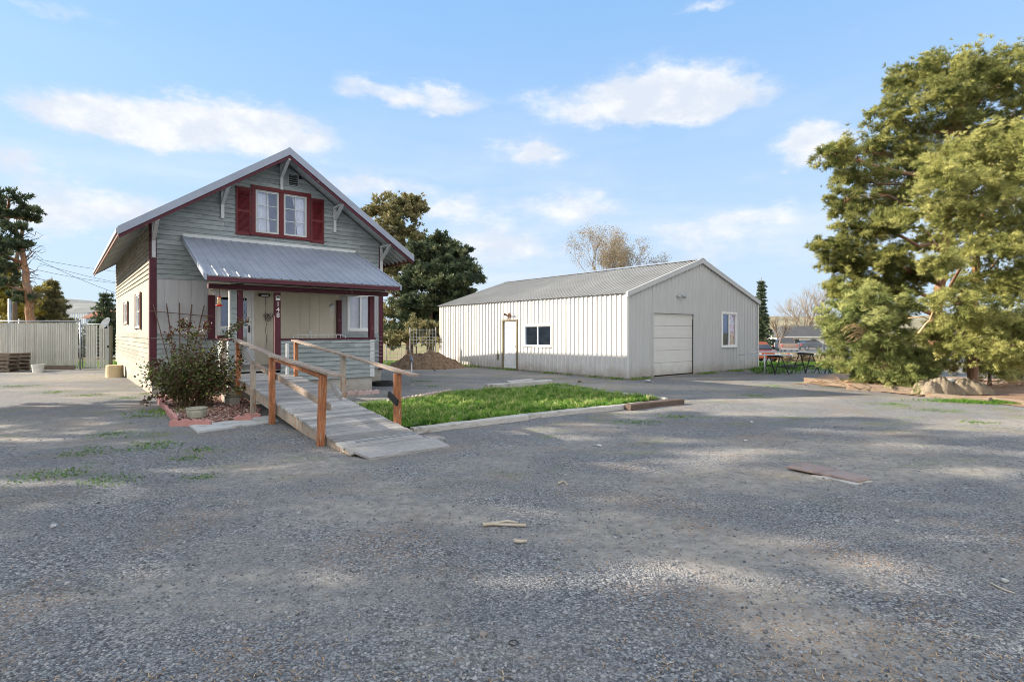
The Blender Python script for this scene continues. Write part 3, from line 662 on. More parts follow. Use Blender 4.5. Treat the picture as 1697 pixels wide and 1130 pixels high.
# roof
OS,OF,OB=.75,.80,.15
def slope(sgn):
    mb=MB(); n=(OS+XC)
    def mp(u,v,d):                   # u along y, v from ridge down 0..1
        x=XC+sgn*v*n; nx=PITCH*sgn/math.hypot(1,PITCH); nz=1/math.hypot(1,PITCH); return (x+nx*d,u,AP-PITCH*abs(x-XC)+nz*d)
    def mp2(u,z,d): return mp(u,z,d)
    ribbed(mb,mp2,-OF,HL+OB,0,1,pitch=.2286,hgt=.02)
    return mb
for sgn in (-1,1): slope(sgn).build('roof',m_metal,house)
NZ=1/math.hypot(1,PITCH)
for sgn in (-1,1):
    xe=XC+sgn*(XC+OS); ze=AP-PITCH*(XC+OS)
    mb=MB(); mb.hexa([(XC,-OF+.03,AP-.012),(XC,HL+OB-.03,AP-.012),(XC,HL+OB-.03,AP-.05),(XC,-OF+.03,AP-.05)],[(xe,-OF+.03,ze-.012),(xe,HL+OB-.03,ze-.012),(xe,HL+OB-.03,ze-.05),(xe,-OF+.03,ze-.05)])
    mb.build('roof_deck',m_trim,house)
    # metal rake trim and maroon barge board on the front edge
    for (y0,y1,d0,d1,mt,nm,xo) in ((-OF-.03,-OF+.0,.035,-.175,m_metalt,'rake_trim',0),(-OF+.005,-OF+.035,-.125,-.27,m_mar,'barge_board',.02)):
        mb=MB(); a=[(XC,y0,AP+d0),(XC,y1,AP+d0),(XC,y1,AP+d1),(XC,y0,AP+d1)]; xb=xe-sgn*xo; zb=AP-PITCH*abs(xb-XC); b=[(xb,y0,zb+d0),(xb,y1,zb+d0),(xb,y1,zb+d1*.95),(xb,y0,zb+d1*.95)]
        mb.hexa(a,b); mb.build(nm,mt,house)
        mb=MB(); y0r=HL+OB-.005+(y0+OF); a=[(XC,HL+OB+.0-y0-OF-.03,AP+d0)]; 
    mb=MB(); a=[(XC,HL+OB,AP+.02),(XC,HL+OB+.03,AP+.02),(XC,HL+OB+.03,AP-.16),(XC,HL+OB,AP-.16)]; b=[(xe,HL+OB,ze+.02),(xe,HL+OB+.03,ze+.02),(xe,HL+OB+.03,ze-.16),(xe,HL+OB,ze-.16)]; mb.hexa(a,b); mb.build('barge_board',m_mar,house)
    # eave fascia, drip edge
    mb=MB(); mb.box(xe-sgn*.002,xe+sgn*.028,-OF+.04,HL+OB-.04,ze-.11,ze-.005); mb.build('eave_trim',m_metalt,house)
    mb=MB(); mb.box(xe-sgn*.03,xe-sgn*.004,-OF+.05,HL+OB-.05,ze-.19,ze-.06); mb.build('fascia_board',m_brown,house)
    mb=MB(); y=-OF+.15
    while y<HL+OB-.1:
        x0=0 if sgn<0 else W; mb.tint=random.uniform(-1,1)
        xa=x0-sgn*.0; mb.hexa([(xa,y-.02,zr(xa)-.05),(xa,y+.02,zr(xa)-.05),(xa,y+.02,zr(xa)-.16),(xa,y-.02,zr(xa)-.16)],[(xe-sgn*.035,y-.02,ze-.03),(xe-sgn*.035,y+.02,ze-.03),(xe-sgn*.035,y+.02,ze-.13),(xe-sgn*.035,y-.02,ze-.13)]); y+=.30
    mb.build('rafter_tails',m_trim,house)
mb=MB(); mb.hexa([(XC-.16,-OF-.02,AP-.16*PITCH+.03),(XC,-OF-.02,AP+.045),(XC+.16,-OF-.02,AP-.16*PITCH+.03),(XC,-OF-.02,AP+.02)],[(XC-.16,HL+OB+.02,AP-.16*PITCH+.03),(XC,HL+OB+.02,AP+.045),(XC+.16,HL+OB+.02,AP-.16*PITCH+.03),(XC,HL+OB+.02,AP+.02)]); mb.build('ridge_cap',m_metalt,house)
# knee braces
for xb in (.055,1.66,XC,4.84,W-.055):
    zt=zr(xb)-.19 if abs(xb-XC)>.1 else AP-.24; lg=.80 if .5<xb<W-.5 else .92
    if abs(xb-XC)<.1: lg=.78
    yb=-.04; w=.085
    mb=MB(); mb.box(xb-w/2,xb+w/2,yb-.05,yb,zt-lg,zt)
    mb.box(xb-w/2,xb+w/2,-OF+.01,yb-.05,zt-.07,zt)
    mb.beam((xb,yb-.03,zt-lg*.50),(xb,-OF+.10,zt-.04),w+.004,.075)
    mb.build('knee_brace',m_trim,house,bevel=.004)
# gable vent
mb=MB(); mb.box(3.42,3.74,-.04,-.0,5.98,6.01); mb.box(3.42,3.74,-.04,0,6.33,6.36); mb.box(3.42,3.45,-.04,0,6.01,6.33); mb.box(3.71,3.74,-.04,0,6.01,6.33)
for i in range(5): mb.beam((3.45,-.02,6.045+.065*i),(3.71,-.02,6.045+.065*i),.04,.008,up=(0,-.6,1))
v=mb.build('gable_vent',m_sid,house); mb=MB(); mb.box(3.43,3.73,.01,.03,5.99,6.35); mb.build('vent_back',m_dark,v)
# windows
def win_unit(parent,mp,u0,u1,z0,z1,frame_m,sash_m,cols=2,rows=3,fw=.06,depth=.05,bars=.022,casing=None,glassm=None,sash=.05):
    """window with casing, sash with glazing bars and panes; mp(u,z,d)"""
    def bx(mb,a,b,c,d_,e,f):
        P=[mp(a,c,e),mp(b,c,e),mp(b,d_,e),mp(a,d_,e)]; Q=[mp(a,c,f),mp(b,c,f),mp(b,d_,f),mp(a,d_,f)]; mb.hexa(P,Q)
    fr=MB(); bx(fr,u0,u0+fw,z0,z1,-.06,depth); bx(fr,u1-fw,u1,z0,z1,-.06,depth); bx(fr,u0+fw,u1-fw,z1-fw,z1,-.06,depth); bx(fr,u0+fw,u1-fw,z0,z0+fw,-.06,depth+.012)
    f=fr.build('window',frame_m,parent,bevel=.003)
    s=MB(); a,b,c,d_=u0+fw,u1-fw,z0+fw,z1-fw
    bx(s,a,a+sash,c,d_,-.03,.012); bx(s,b-sash,b,c,d_,-.03,.012); bx(s,a+sash,b-sash,d_-sash,d_,-.03,.012); bx(s,a+sash,b-sash,c,c+sash,-.03,.012)
    a+=sash;b-=sash;c+=sash;d_-=sash
    for i in range(1,cols): u=a+(b-a)*i/cols; bx(s,u-bars/2,u+bars/2,c,d_,-.025,.008)
    for i in range(1,rows): z=c+(d_-c)*i/rows; bx(s,a,b,z-bars/2,z+bars/2,-.022,.0065)
    s.build('sash',sash_m,f)
    g=MB(); bx(g,a,b,c,d_,-.012,-.008); g.build('pane',glassm or m_clear,f)
    return f,(a,b,c,d_)
def curtain(parent,mp,ut0,ut1,ub0,ub1,z0,z1,d=-.09,amp=.018,n=40,mt=None,waves=9):
    mb=MB(); rows=8
    for j in range(rows+1):
        t=j/rows; z=z1+(z0-z1)*t; a=ut0+(ub0-ut0)*t**.8; b=ut1+(ub1-ut1)*t**.8
        for i in range(n+1): s=i/n; mb.v.append(tuple(mp(a+(b-a)*s,z,d+amp*math.sin(s*waves*6.283+.6*math.sin(t*3))+.004*math.sin(s*70))))
    for j in range(rows):
        for i in range(n): q=j*(n+1)+i; mb.f.append([q,q+1,q+n+2,q+n+1]); mb.t.append(0)
    return mb.build('curtain',mt or m_curt,parent,smooth=True)
def dark_room(parent,mp,u0,u1,z0,z1,depth=1.2):
    mb=MB(); P=[mp(u0-.3,z0-.3,-.14),mp(u1+.3,z0-.3,-.14),mp(u1+.3,z1+.1,-.14),mp(u0-.3,z1+.1,-.14)]; Q=[mp(u0-.3,z0-.3,-depth),mp(u1+.3,z0-.3,-depth),mp(u1+.3,z1+.1,-depth),mp(u0-.3,z1+.1,-depth)]
    n=4; mb.add(P+Q,[(4,5,6,7)]+[(i,(i+1)%4,4+(i+1)%4,4+i) for i in range(4)]); mb.build('room',m_dark,parent)
# upper gable window: maroon casing, centre mullion, two sashes
gx0,gx1,gz0,gz1=2.42,4.08,4.40,5.84
mb=MB(); cw=.10
mb.box(gx0,gx0+cw,-.06,.06,gz0+.09,gz1-.11); mb.box(gx1-cw,gx1,-.06,.06,gz0+.09,gz1-.11); mb.box(XC-.065,XC+.065,-.055,.06,gz0+.09,gz1-.11)
mb.box(gx0-.02,gx1+.02,-.066,.06,gz1-.11,gz1); mb.box(gx0-.05,gx1+.05,-.09,.06,gz0,gz0+.09)
gw=mb.build('window_casing',m_shut,house,bevel=.004)
for a,b,lean in ((gx0+cw,XC-.065,0),(XC+.065,gx1-cw,1)):
    f,(pa,pb,pc,pd)=win_unit(house,FR,a,b,gz0+.09,gz1-.11,m_trim,m_trim,fw=.024,depth=.03,sash=.036)
    curtain(f,FR,*( (pa-.02,pa+.32,pa-.02,pa+.36) if not lean else (pa+.22,pb+.02,pa+.38,pb+.02)),pc-.03,pd+.03,waves=6)
dark_room(house,FR,gx0,gx1,gz0,gz1)
def shutter(parent,mp,u0,u1,z0,z1,mt,d0=.03,d1=.058,split=True):
    def bx(mb,a,b,c,d_,e,f): mb.hexa([mp(a,c,e),mp(b,c,e),mp(b,d_,e),mp(a,d_,e)],[mp(a,c,f),mp(b,c,f),mp(b,d_,f),mp(a,d_,f)])
    mb=MB(); s=.05; bx(mb,u0,u0+s,z0,z1,d0,d1); bx(mb,u1-s,u1,z0,z1,d0,d1); bx(mb,u0+s,u1-s,z0,z0+.10,d0,d1-.002); bx(mb,u0+s,u1-s,z1-.07,z1,d0,d1-.002)
    zm=(z0+z1)/2; bx(mb,u0+s,u1-s,zm-.03,zm+.03,d0,d1-.002); bx(mb,u0+s,u1-s,z0+.1,z1-.07,d0-.004,d0+.004)
    z=z0+.12
    while z<z1-.09:
        if abs(z-zm)>.045:
            mb.tint=random.uniform(-1,1); mb.add([mp(u0+s,z-.016,d1-.006),mp(u1-s,z-.016,d1-.006),mp(u1-s,z+.016,d0+.006),mp(u0+s,z+.016,d0+.006)],[(0,1,2,3)])
        z+=.032
    return mb.build('shutter',mt,parent)
shutter(house,FR,2.00,2.405,4.38,5.74,m_shut); shutter(house,FR,4.095,4.50,4.36,5.72,m_shut)
# ground floor front window with blinds
f,(a,b,c,d_)=win_unit(house,FR,*WIN,m_white,m_white,cols=1,rows=1,fw=.07,depth=.04,sash=.035)
mb=MB(); mb.box((a+b)/2-.025,(a+b)/2+.025,-.012,.03,c,d_); mb.build('sash',m_white,f)
mb=MB(); u=a
while u<b: mb.tint=random.uniform(-1,1); mb.beam((u,.07,c-.02),(u,.07,d_+.02),.075,.002,up=(.5,1,0)); u+=.07
mb.build('blind',m_blind,f); dark_room(house,FR,WIN[0],WIN[1],WIN[2],WIN[3],.8)
# side windows with brown shutters
for i,(u0,u1,z0,z1) in enumerate(SW):
    w_=.22; f,(a,b,c,d_)=win_unit(house,LF,u0+.0,u1-.0,z0,z1,m_white,m_white,cols=1,rows=2,fw=.05,sash=.04)
    curtain(f,LF,a,a+(b-a)*.45,a,a+(b-a)*.4,c,d_); curtain(f,LF,b-(b-a)*.45,b,b-(b-a)*.4,b,c,d_); dark_room(house,LF,u0,u1,z0,z1,.8)
    for q0,q1 in ((u0-w_-.01,u0-.01),(u1+.01,u1+w_+.01)): shutter(house,LF,q0,q1,z0-.03,z1+.03,m_brown)
# door with storm glass
mb=MB(); mb.box(DR[0],DR[1],.0,.04,DR[2],DR[3]); 
dframe=MB(); dframe.box(DR[0]-.07,DR[0],-.04,.05,DR[2],DR[3]+.07); dframe.box(DR[1],DR[1]+.07,-.04,.05,DR[2],DR[3]+.07); dframe.box(DR[0],DR[1],-.04,.05,DR[3],DR[3]+.07)
dframe.build('door_frame',m_white,house,bevel=.003)
mb=MB(); x0,x1,z0,z1=DR; z0,z1=DR[2],DR[3]; x0,x1=DR[0],DR[1]; st=.12
mb.box(x0,x0+st,-.01,.03,z0,z1); mb.box(x1-st,x1,-.01,.03,z0,z1); mb.box(x0+st,x1-st,-.01,.03,z1-.14,z1); mb.box(x0+st,x1-st,-.01,.03,z0,z0+.28); mb.box(x0+st,x1-st,-.012,.03,z0+1.02,z0+1.10)
dr=mb.build('door',m_door,house,bevel=.003)
mb=MB(); mb.box(x0+st,x1-st,.008,.012,z0+1.10,z1-.14); mb.build('upper_pane',m_clear,dr)
mb=MB(); mb.box(x0+st,x1-st,.008,.012,z0+.28,z0+1.02); mb.build('lower_pane',m_clear,dr)
mb=MB(); mb.box(x0+st-.01,x1-st+.01,.03,.04,z0+.2,z0+1.05); mb.build('inner_panel',mat('patterned_door_film',[(.38,.40,.28),(.58,.57,.50),(.50,.46,.32)],scale=9,rough=.6,bump=.05),dr)
mb=MB(); mb.box(x0+st-.01,x1-st+.01,.06,.07,z0+1.05,z1-.1); mb.build('dark_pane_backing',m_dark,dr)  # dark sheet added behind the glass to paint the pane's darkness
mb=MB(); mb.box(x1-.085,x1-.045,-.02,-.01,z0+.92,z0+1.12); mb.beam((x1-.065,-.05,z0+.95),(x1-.065,-.05,z0+1.09),.018,.018); mb.box(x1-.075,x1-.055,-.045,-.02,z0+1.06,z0+1.08); mb.build('handle',m_blk,dr)
# ------------------------------------------------ porch
FZ=.70; LZ=1.46
mb=MB(); mb.box(PX0+.04,PX1-.04,PY+.04,-.04,-.1,.40); mb.build('porch_foundation',m_conc,house)
mb=MB(); y=PY+.03
while y<-.03: mb.tint=random.uniform(-1,1); mb.box(PX0+.03,PX1-.03,y,y+.135,FZ-.04,FZ); y+=.14
mb.build('porch_floor',m_deck,house)
PF=lambda u,z,d:(u,PY-d,z); PL=lambda u,z,d:(PX0-d,u,z); PR=lambda u,z,d:(PX1+d,u,z)
mb=MB(); xo=2.50
siding(mb,PF,xo,PX1,.38,LZ-.03,ex=.12); siding(mb,PL,PY,0,.38,LZ-.03,ex=.12); siding(mb,PR,PY,0,.38,LZ-.03,ex=.12)
siding(mb,PF,PX0,PX0+.14,.38,LZ-.03,ex=.12)
mb.box(xo,PX1-.02,PY+.002,PY+.08,.42,LZ-.05); mb.box(PX0+.002,PX0+.08,PY+.14,0,.42,LZ-.05); mb.box(PX1-.08,PX1-.002,PY+.09,0,.42,LZ-.05)
mb.build('porch_wall',m_sid,house)
mb=MB(); mb.box(xo-.02,PX1+.05,PY-.05,PY+.13,LZ-.03,LZ+.01); mb.box(PX0-.05,PX0+.12,PY-.04,-.01,LZ-.03,LZ+.012); mb.box(PX1-.12,PX1+.05,PY+.13,-.01,LZ-.03,LZ+.01); mb.build('ledge_cap',m_mar,house,bevel=.005)
mb=MB(); mb.box(PX1-.13,PX1-.0,PY-.034,PY-.001,.38,LZ-.035); mb.build('corner_board',m_trim,house)
BZ=2.64
mb=MB(); mb.box(PX0,PX0+.10,PY-.02,PY+.08,LZ+.0,BZ); mb.build('porch_post',m_trim,house,bevel=.004)
mb=MB(); siding(mb,lambda u,z,d:(u,PY-.02-d,z),PX0+.03,PX0+.16,LZ+.02,BZ,ex=.12); o=mb.build('post_cladding',m_sid,house)
for nm,x0,x1,y0,y1,z0 in (('porch_post',PX0+.17,PX0+.30,PY-.04,PY+.09,LZ-.03),('porch_post',2.36,2.50,PY-.03,PY+.11,FZ),('porch_post',PX1-.13,PX1+.01,PY-.02,PY+.11,LZ+.01),('wall_post',PX0-.02,PX0+.14,-.15,-.02,LZ+.012),('wall_post',PX1-.14,PX1-.01,-.15,-.02,LZ+.012)):
    mb=MB(); mb.box(x0,x1,y0,y1,z0,BZ); pp=mb.build(nm,m_mar,house,bevel=.006)
    if x0==2.36: post148=pp
mb=MB(); mb.box(PX0+.12,PX0+.17,PY-.03,PY+.05,FZ-.05,LZ+.02); mb.build('gate_post',m_trim,house)
# beam, roof, ceiling
mb=MB(); mb.box(PX0-.45,PX1+.42,PY-.045,PY+.12,BZ+.02,BZ+.13); mb.build('porch_beam',m_mar,house,bevel=.004)
EX0,EX1,EY=.70,5.53,-3.1; EZ=2.90; TZ=4.18
def pmp(u,v,d): return (u,-.03+(EY+.03)*v,TZ+(EZ-TZ)*v+d)
mb=MB(); ribbed(mb,pmp,EX0,EX1,0,1,pitch=.2286,hgt=.02); pr=mb.build('porch_roof',m_metal,house)
def inc(x0,x1,v0,v1,d0,d1,mb):
    mb.hexa([pmp(x0,v0,d0),pmp(x1,v0,d0),pmp(x1,v0,d1),pmp(x0,v0,d1)],[pmp(x0,v1,d0),pmp(x1,v1,d0),pmp(x1,v1,d1),pmp(x0,v1,d1)])
mb=MB(); inc(EX0+.03,EX1-.03,0,.985,-.012,-.05,mb); mb.build('porch_roof_deck',m_trim,pr)
for xa,xb in ((EX0-.02,EX0+.025),(EX1-.025,EX1+.02)):
    mb=MB(); inc(xa,xb,0,1,.03,-.10,mb); mb.build('rake_trim',m_metalt,pr)
mb=MB(); mb.box(EX0,EX1,-.065,-.03,TZ-.01,TZ+.07); mb.build('wall_flashing',m_trim,pr)
mb=MB(); mb.box(EX0+.03,EX1-.03,EY-.005,EY+.025,EZ-.115,EZ-.02); mb.build('fascia_board',m_mar,pr)
mb=MB(); mb.box(PX0+.02,EX1-.04,PY+.0,-.02,BZ+.14,BZ+.16); mb.build('porch_ceiling',m_cream,house)
for x in (EX1-.12,):       # triangular cheeks under the roof ends
    mb=MB(); a=[(x-.02,PY-.0,BZ+.165),(x-.02,-.04,BZ+.165),(x-.02,-.04,TZ-.08),(x-.02,PY,EZ+.17)]; mb.hexa(a,[(p[0]+.04,p[1],p[2]) for p in a]); mb.build('roof_cheek',m_trim,house)
# number and small plate on the post
def text(s,x,y,z,size,mt,parent,name='house_number',ext=.004):
    c=bpy.data.curves.new(name,'FONT'); c.body=s; c.size=size; c.extrude=ext; c.align_x='CENTER'; c.align_y='CENTER'
    t=bpy.data.objects.new(name,c); COL.objects.link(t); bpy.context.view_layer.update()
    me=bpy.data.meshes.new_from_object(t.evaluated_get(bpy.context.evaluated_depsgraph_get())); bpy.data.objects.remove(t)
    o=bpy.data.objects.new(name,me); COL.objects.link(o); me.materials.append(mt); o.parent=parent; o.rotation_euler=(R(90),0,0); o.location=(x,y,z); return o
for i,ch in enumerate('148'): text(ch,2.43,PY-.037,2.33-.14*i,.165,m_white,post148)
mb=MB(); mb.box(2.375,2.485,PY-.045,PY-.031,2.43,2.54); pl=mb.build('number_plate',m_plast,post148,bevel=.006)
mb=MB(); mb.box(2.39,2.47,PY-.048,PY-.0455,2.485,2.525); mb.build('plate_sign',m_blk,pl)
# porch light, junction, doorbell
mb=MB(); mb.box(2.60,2.90,-.10,-.02,2.66,2.74); mb.box(2.64,2.86,-.14,-.10,2.64,2.72); pl_=mb.build('porch_light',m_blk,house,bevel=.008)
mb=MB(); mb.box(2.655,2.845,-.146,-.142,2.655,2.70); mb.build('lamp_glass',m_plast,pl_)
mb=MB(); mb.tube([(2.79,-.03,2.64),(2.80,-.05,2.3),(2.78,-.04,2.05),(2.82,-.04,1.85),(2.78,-.04,1.7),(2.82,-.04,1.5),(2.80,-.04,1.15)],.006,5); mb.build('lamp_cord',m_blk,pl_)
mb=MB(); mb.box(4.05,4.13,-.035,-.013,1.55,1.68); mb.build('wall_outlet',m_plast,house,bevel=.004)
# drain pipe/cable under the porch roof on the left and shadow gap boards of the foundation
mb=MB(); mb.tube([(PX0-.5,PY-.3,BZ+.04),(PX0-.1,PY-.15,BZ+.10),(PX0+.3,PY-.1,BZ+.16)],.012,5); mb.build('cable',m_blk,house)

# ------------------------------------------------ things on and around the porch
def hthing(name,x,y,z,label,cat,group=None): return empty(name,hw(x,y,z),HA,label,cat,group)
t=hthing('wind_chime',4.15,-1.6,2.45,'small dark wind chime with a bell top hanging under the porch roof','wind chime')
mb=MB(); mb.lathe([(.03,.0),(.05,-.02),(.07,-.07),(.085,-.10),(.08,-.10)],n=16); mb.build('bell',m_galv,t,smooth=True)
mb=MB()
for k in range(5): a=k*1.256; mb.tube([(.05*math.cos(a),.05*math.sin(a),-.10),(.055*math.cos(a),.055*math.sin(a),-.30-.03*k)],.006,5)
mb.build('chime_tubes',m_galv,t); mb=MB(); mb.tube([(0,0,0),(0,0,.30)],.003,4); mb.build('hanging_cord',m_blk,t)
t=hthing('hummingbird_feeder',1.12,-2.35,2.22,'red and clear hummingbird feeder hanging at the left end of the porch','bird feeder')
mb=MB(); mb.lathe([(.03,.02),(.075,.03),(.08,.05),(.03,.065)],n=16); mb.build('feeder_tray',m_red,t,smooth=True)
mb=MB(); mb.lathe([(.03,.065),(.045,.10),(.035,.15),(.045,.22),(.03,.235)],n=14); mb.build('bottle',mat('amber_syrup',[(.50,.33,.16),(.55,.38,.2)],rough=.1,bump=0),t,smooth=True)
mb=MB(); mb.lathe([(.032,.235),(.035,.255),(.005,.275)],n=14); mb.build('cap',m_red,t,smooth=True); mb=MB(); mb.tube([(0,0,.27),(0,0,.50)],.004,4); mb.build('hanger',m_blk,t)
t=hthing('wire_basket',2.84,-.14,2.08,'heart shaped wire basket hung on the wall beside the door','basket')
mb=MB()
for r in (1,.62,.3): mb.tube([(r*.13*math.sin(q)**3*1.0,-.03+.03*r,r*.012*(9*math.cos(q)-3.6*math.cos(2*q)-1.5*math.cos(3*q)-.6*math.cos(4*q))) for q in [6.283*k/20 for k in range(21)]],.006,4)
for k in range(6): mb.tube([(-.12+.05*k,0,.06),(.02*(k-2.5),-.02,-.13)],.004,4)
mb.build('basket_frame',m_blk,t)
t=hthing('porch_bench',3.9,-1.55,FZ,'white metal bench on the porch with its back rail showing over the ledge','bench')
mb=MB(); mb.box(-.75,.75,-.2,.2,.38,.42); mb.build('seat',m_white,t)
mb=MB(); mb.tube([(-.75,.2,.4),(-.74,.2,.82),(-.6,.2,.86),(.6,.2,.86),(.74,.2,.82),(.75,.2,.4)],.014,6)
for k in range(-5,6): mb.tube([(k*.12,.2,.42),(k*.12,.2,.86)],.008,5)
mb.build('backrest',m_white,t)
for sx in (-.68,.68):
    for sy in (-.16,.16): mb=MB(); mb.tube([(sx,sy,0),(sx,sy,.38)],.014,6); mb.build('leg',m_white,t)
def block_mesh(sx,sy,sz,n=0,jit=.004):
    mb=MB(); mb.box(-sx/2,sx/2,-sy/2,sy/2,0,sz); return mb
mb=MB(); mb.box(-.12,.12,-.05,.05,0,.07); o=mb.build('brick',m_mar,None,bevel=.006); o.location=hw(PX0+.03,-1.45,LZ+.012); o.rotation_euler=(0,0,HA+.2); tag(o,'dark red brick lying on the ledge at the left end of the porch','brick')

# ------------------------------------------------ ramp
ramp=empty('wooden_ramp',HO,HA,'long weathered wooden wheelchair ramp with posts and handrails leading down from the porch','ramp')
RX0,RX1=1.15,2.30; RY0,RY1=-4.45,-10.02; RZ0,RZ1=.63,.06
def rz_(y): return RZ0 if y>RY0 else RZ0+(RZ1-RZ0)*(RY0-y)/(RY0-RY1)
def rx1(y): return RX1+.02
mb=MB(); y=PY-.06
while y>RY1:
    mb.tint=random.uniform(-1,1); y2=max(y-.137,RY1); j=random.uniform(-.012,.012); k=random.uniform(-.012,.015); dz=random.uniform(-.002,.003)
    xa=RX0-.03+j; xb=RX1+.05+k
    if y>-3.2: xa=RX0+.02
    a=[(xa,y,rz_(y)+dz),(xb,y,rz_(y)+dz),(xb,y,rz_(y)-.036+dz),(xa,y,rz_(y)-.036+dz)]; b=[(xa,y2,rz_(y2)+dz),(xb,y2,rz_(y2)+dz),(xb,y2,rz_(y2)-.036+dz),(xa,y2,rz_(y2)-.036+dz)]
    mb.hexa(a,b); y-=.137+random.uniform(.009,.016)
mb.build('deck',m_deck,ramp,bevel=.003)
for x in (RX0,RX1-.02,(RX0+RX1)/2):
    mb=MB(); p=[(PY-.1,RZ0-.04),(RY0,RZ0-.04),(RY1+.15,RZ1-.03)]; h=.19
    def q(y,z,b): return [(x,y,z),(x+.04,y,z),(x+.04,y,max(z-b,-.02)),(x,y,max(z-b,-.02))]
    mb.hexa(q(PY-.1,RZ0-.04,h),q(RY0,RZ0-.04,h)); mb.hexa(q(RY0,RZ0-.04,h),q(-8.2,rz_(-8.2)-.04,h)); mb.hexa(q(-8.2,rz_(-8.2)-.04,h),q(RY1+.05,RZ1-.035,.04))
    mb.build('stringer',m_rail if x!=RX0 else m_postg,ramp)
mb=MB(); mb.hexa([(RX0-.02,RY1+.10,RZ1+.018),(RX1+.14,RY1+.10,RZ1+.018),(RX1+.14,RY1+.10,RZ1-.004),(RX0-.02,RY1+.10,RZ1-.004)],[(RX0+.10,RY1-.30,.022),(RX1+.16,RY1-.30,.022),(RX1+.16,RY1-.30,-.01),(RX0+.10,RY1-.30,-.01)]); mb.build('toe_plate',m_deck,ramp)
yb=-9.62; mb=MB(); mb.beam((RX0+.22,yb,rz_(yb)+.008),(RX1+.02,yb+.03,rz_(yb+.03)+.008),.055,.012); mb.build('metal_strip',m_galv,ramp)
def post(x,y,z0,z1,mt,s=.088,lean=(0,0),name='post'):
    mb=MB(); mb.hexa([(x-s/2,y-s/2,z0),(x+s/2,y-s/2,z0),(x+s/2,y+s/2,z0),(x-s/2,y+s/2,z0)],[(x-s/2+lean[0],y-s/2+lean[1],z1),(x+s/2+lean[0],y-s/2+lean[1],z1),(x+s/2+lean[0],y+s/2+lean[1],z1),(x-s/2+lean[0],y+s/2+lean[1],z1)])
    return mb.build(name,mt,ramp,bevel=.005)
xl=RX0-.08; xr=RX1+.10
post(RX0+.03,-2.55,.0,1.43,m_postg,.10); post(xl+.06,-4.10,.30,1.42,m_post); post(xl+.04,-5.35,.0,.98,m_postg); post(xl,-6.75,-.02,1.175,m_post,.092); post(xl,-9.08,-.02,1.02,m_post,.095,lean=(.03,-.02))
post(xr-.06,-4.10,.45,1.40,m_post,.08); post(xr-.05,-3.45,.45,1.36,m_trim,.06); post(xr,-6.66,-.02,1.165,m_postg,.085); post(xr,-8.86,-.02,.955,m_post,.10,lean=(.0,0))
def rail(pts,w,h,mt,name='handrail'):
    mb=MB()
    for a,b in zip(pts[:-1],pts[1:]): mb.beam(a,b,w,h)
    return mb.build(name,mt,ramp,bevel=.004)
rail([(xl+.05,-3.95,1.465),(xl,-6.8,1.215)],.14,.036,m_rail); rail([(xl-.005,-6.805,1.217),(xl+.03,-9.66,1.035)],.142,.038,m_rail)
rail([(xr-.06,-3.95,1.44),(xr,-6.65,1.195)],.13,.036,m_rail); rail([(xr,-6.655,1.197),(xr+.02,-9.42,.955)],.132,.038,m_rail)
rail([(xl+.09,-4.05,1.40),(xl+.09,-5.25,.99)],.04,.16,m_deck,'brace_board')
rail([(xl+.085,-5.1,1.02),(xl+.075,-9.25,.56)],.038,.10,m_rail,'mid_rail')
rail([(xl+.02,-6.82,1.16),(xl+.04,-9.05,.985)],.036,.07,m_post,'rail_support')
rail([(xr-.07,-8.7,.62),(xr-.07,-9.0,.50)],.04,.10,m_blk,'rail_bracket'); rail([(xl+.085,-9.3,.86),(xl+.085,-9.62,.74)],.035,.10,m_deck,'rail_bracket')
# blocks under the landing
for i,(x,y,z,rz2,lb) in enumerate(((1.18,-3.0,0,0,'grey concrete block standing under the landing nearest the bush'),(1.16,-3.45,0,.1,'lower concrete block of the pair beside the ramp post'),(1.16,-3.47,.2,-.05,'upper concrete block of the pair beside the ramp post'))):
    mb=MB(); mb.box(-.1,.1,-.2,.2,0,.19); o=mb.build('concrete_block',m_conc,None,bevel=.008); o.location=hw(x,y,z); o.rotation_euler=(0,0,HA+rz2); tag(o,lb,'concrete block','concrete blocks under the landing')
# ------------------------------------------------------------------ the steel shed
SO=Vector((3.94,18.8,0)); SA=R(38.7); SW_,SL=8.9,12.3; SE,SP=3.0,.333
def sw(x,y,z=0):
    c,s=math.cos(SA),math.sin(SA); return Vector((SO.x+c*x-s*y,SO.y+s*x+c*y,z))
shed=empty('steel_shed',SO,SA,'large off-white ribbed steel shed with a low gable roof and garage door','shed')
def sg(x): return SE+SP*(SW_/2-abs(x-SW_/2))
GD=(1.38,3.98,.04,2.32); GW=(5.92,7.10,1.0,2.46); PD=(5.95,6.91,.05,2.12); LW=(3.76,5.47,1.03,1.95)
gf=lambda u,z,d:(u,-d,z); lf=lambda u,z,d:(-d,u,z); rf=lambda u,z,d:(SW_+d,u,z); bf=lambda u,z,d:(u,SL+d,z)
mb=MB(); ribbed(mb,lf,0,SL,.06,SE-.02,hgt=.037,rw=.05,holes=[PD,LW]); mb.build('side_wall',m_shedw,shed)
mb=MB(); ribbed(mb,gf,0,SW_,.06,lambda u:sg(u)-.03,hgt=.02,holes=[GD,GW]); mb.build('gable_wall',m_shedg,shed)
mb=MB(); ribbed(mb,rf,0,SL,.06,SE-.02,hgt=.02); mb.build('side_wall',m_shedw,shed)
mb=MB(); ribbed(mb,bf,0,SW_,.06,lambda u:sg(u)-.03,hgt=.02); mb.build('gable_wall',m_shedg,shed)
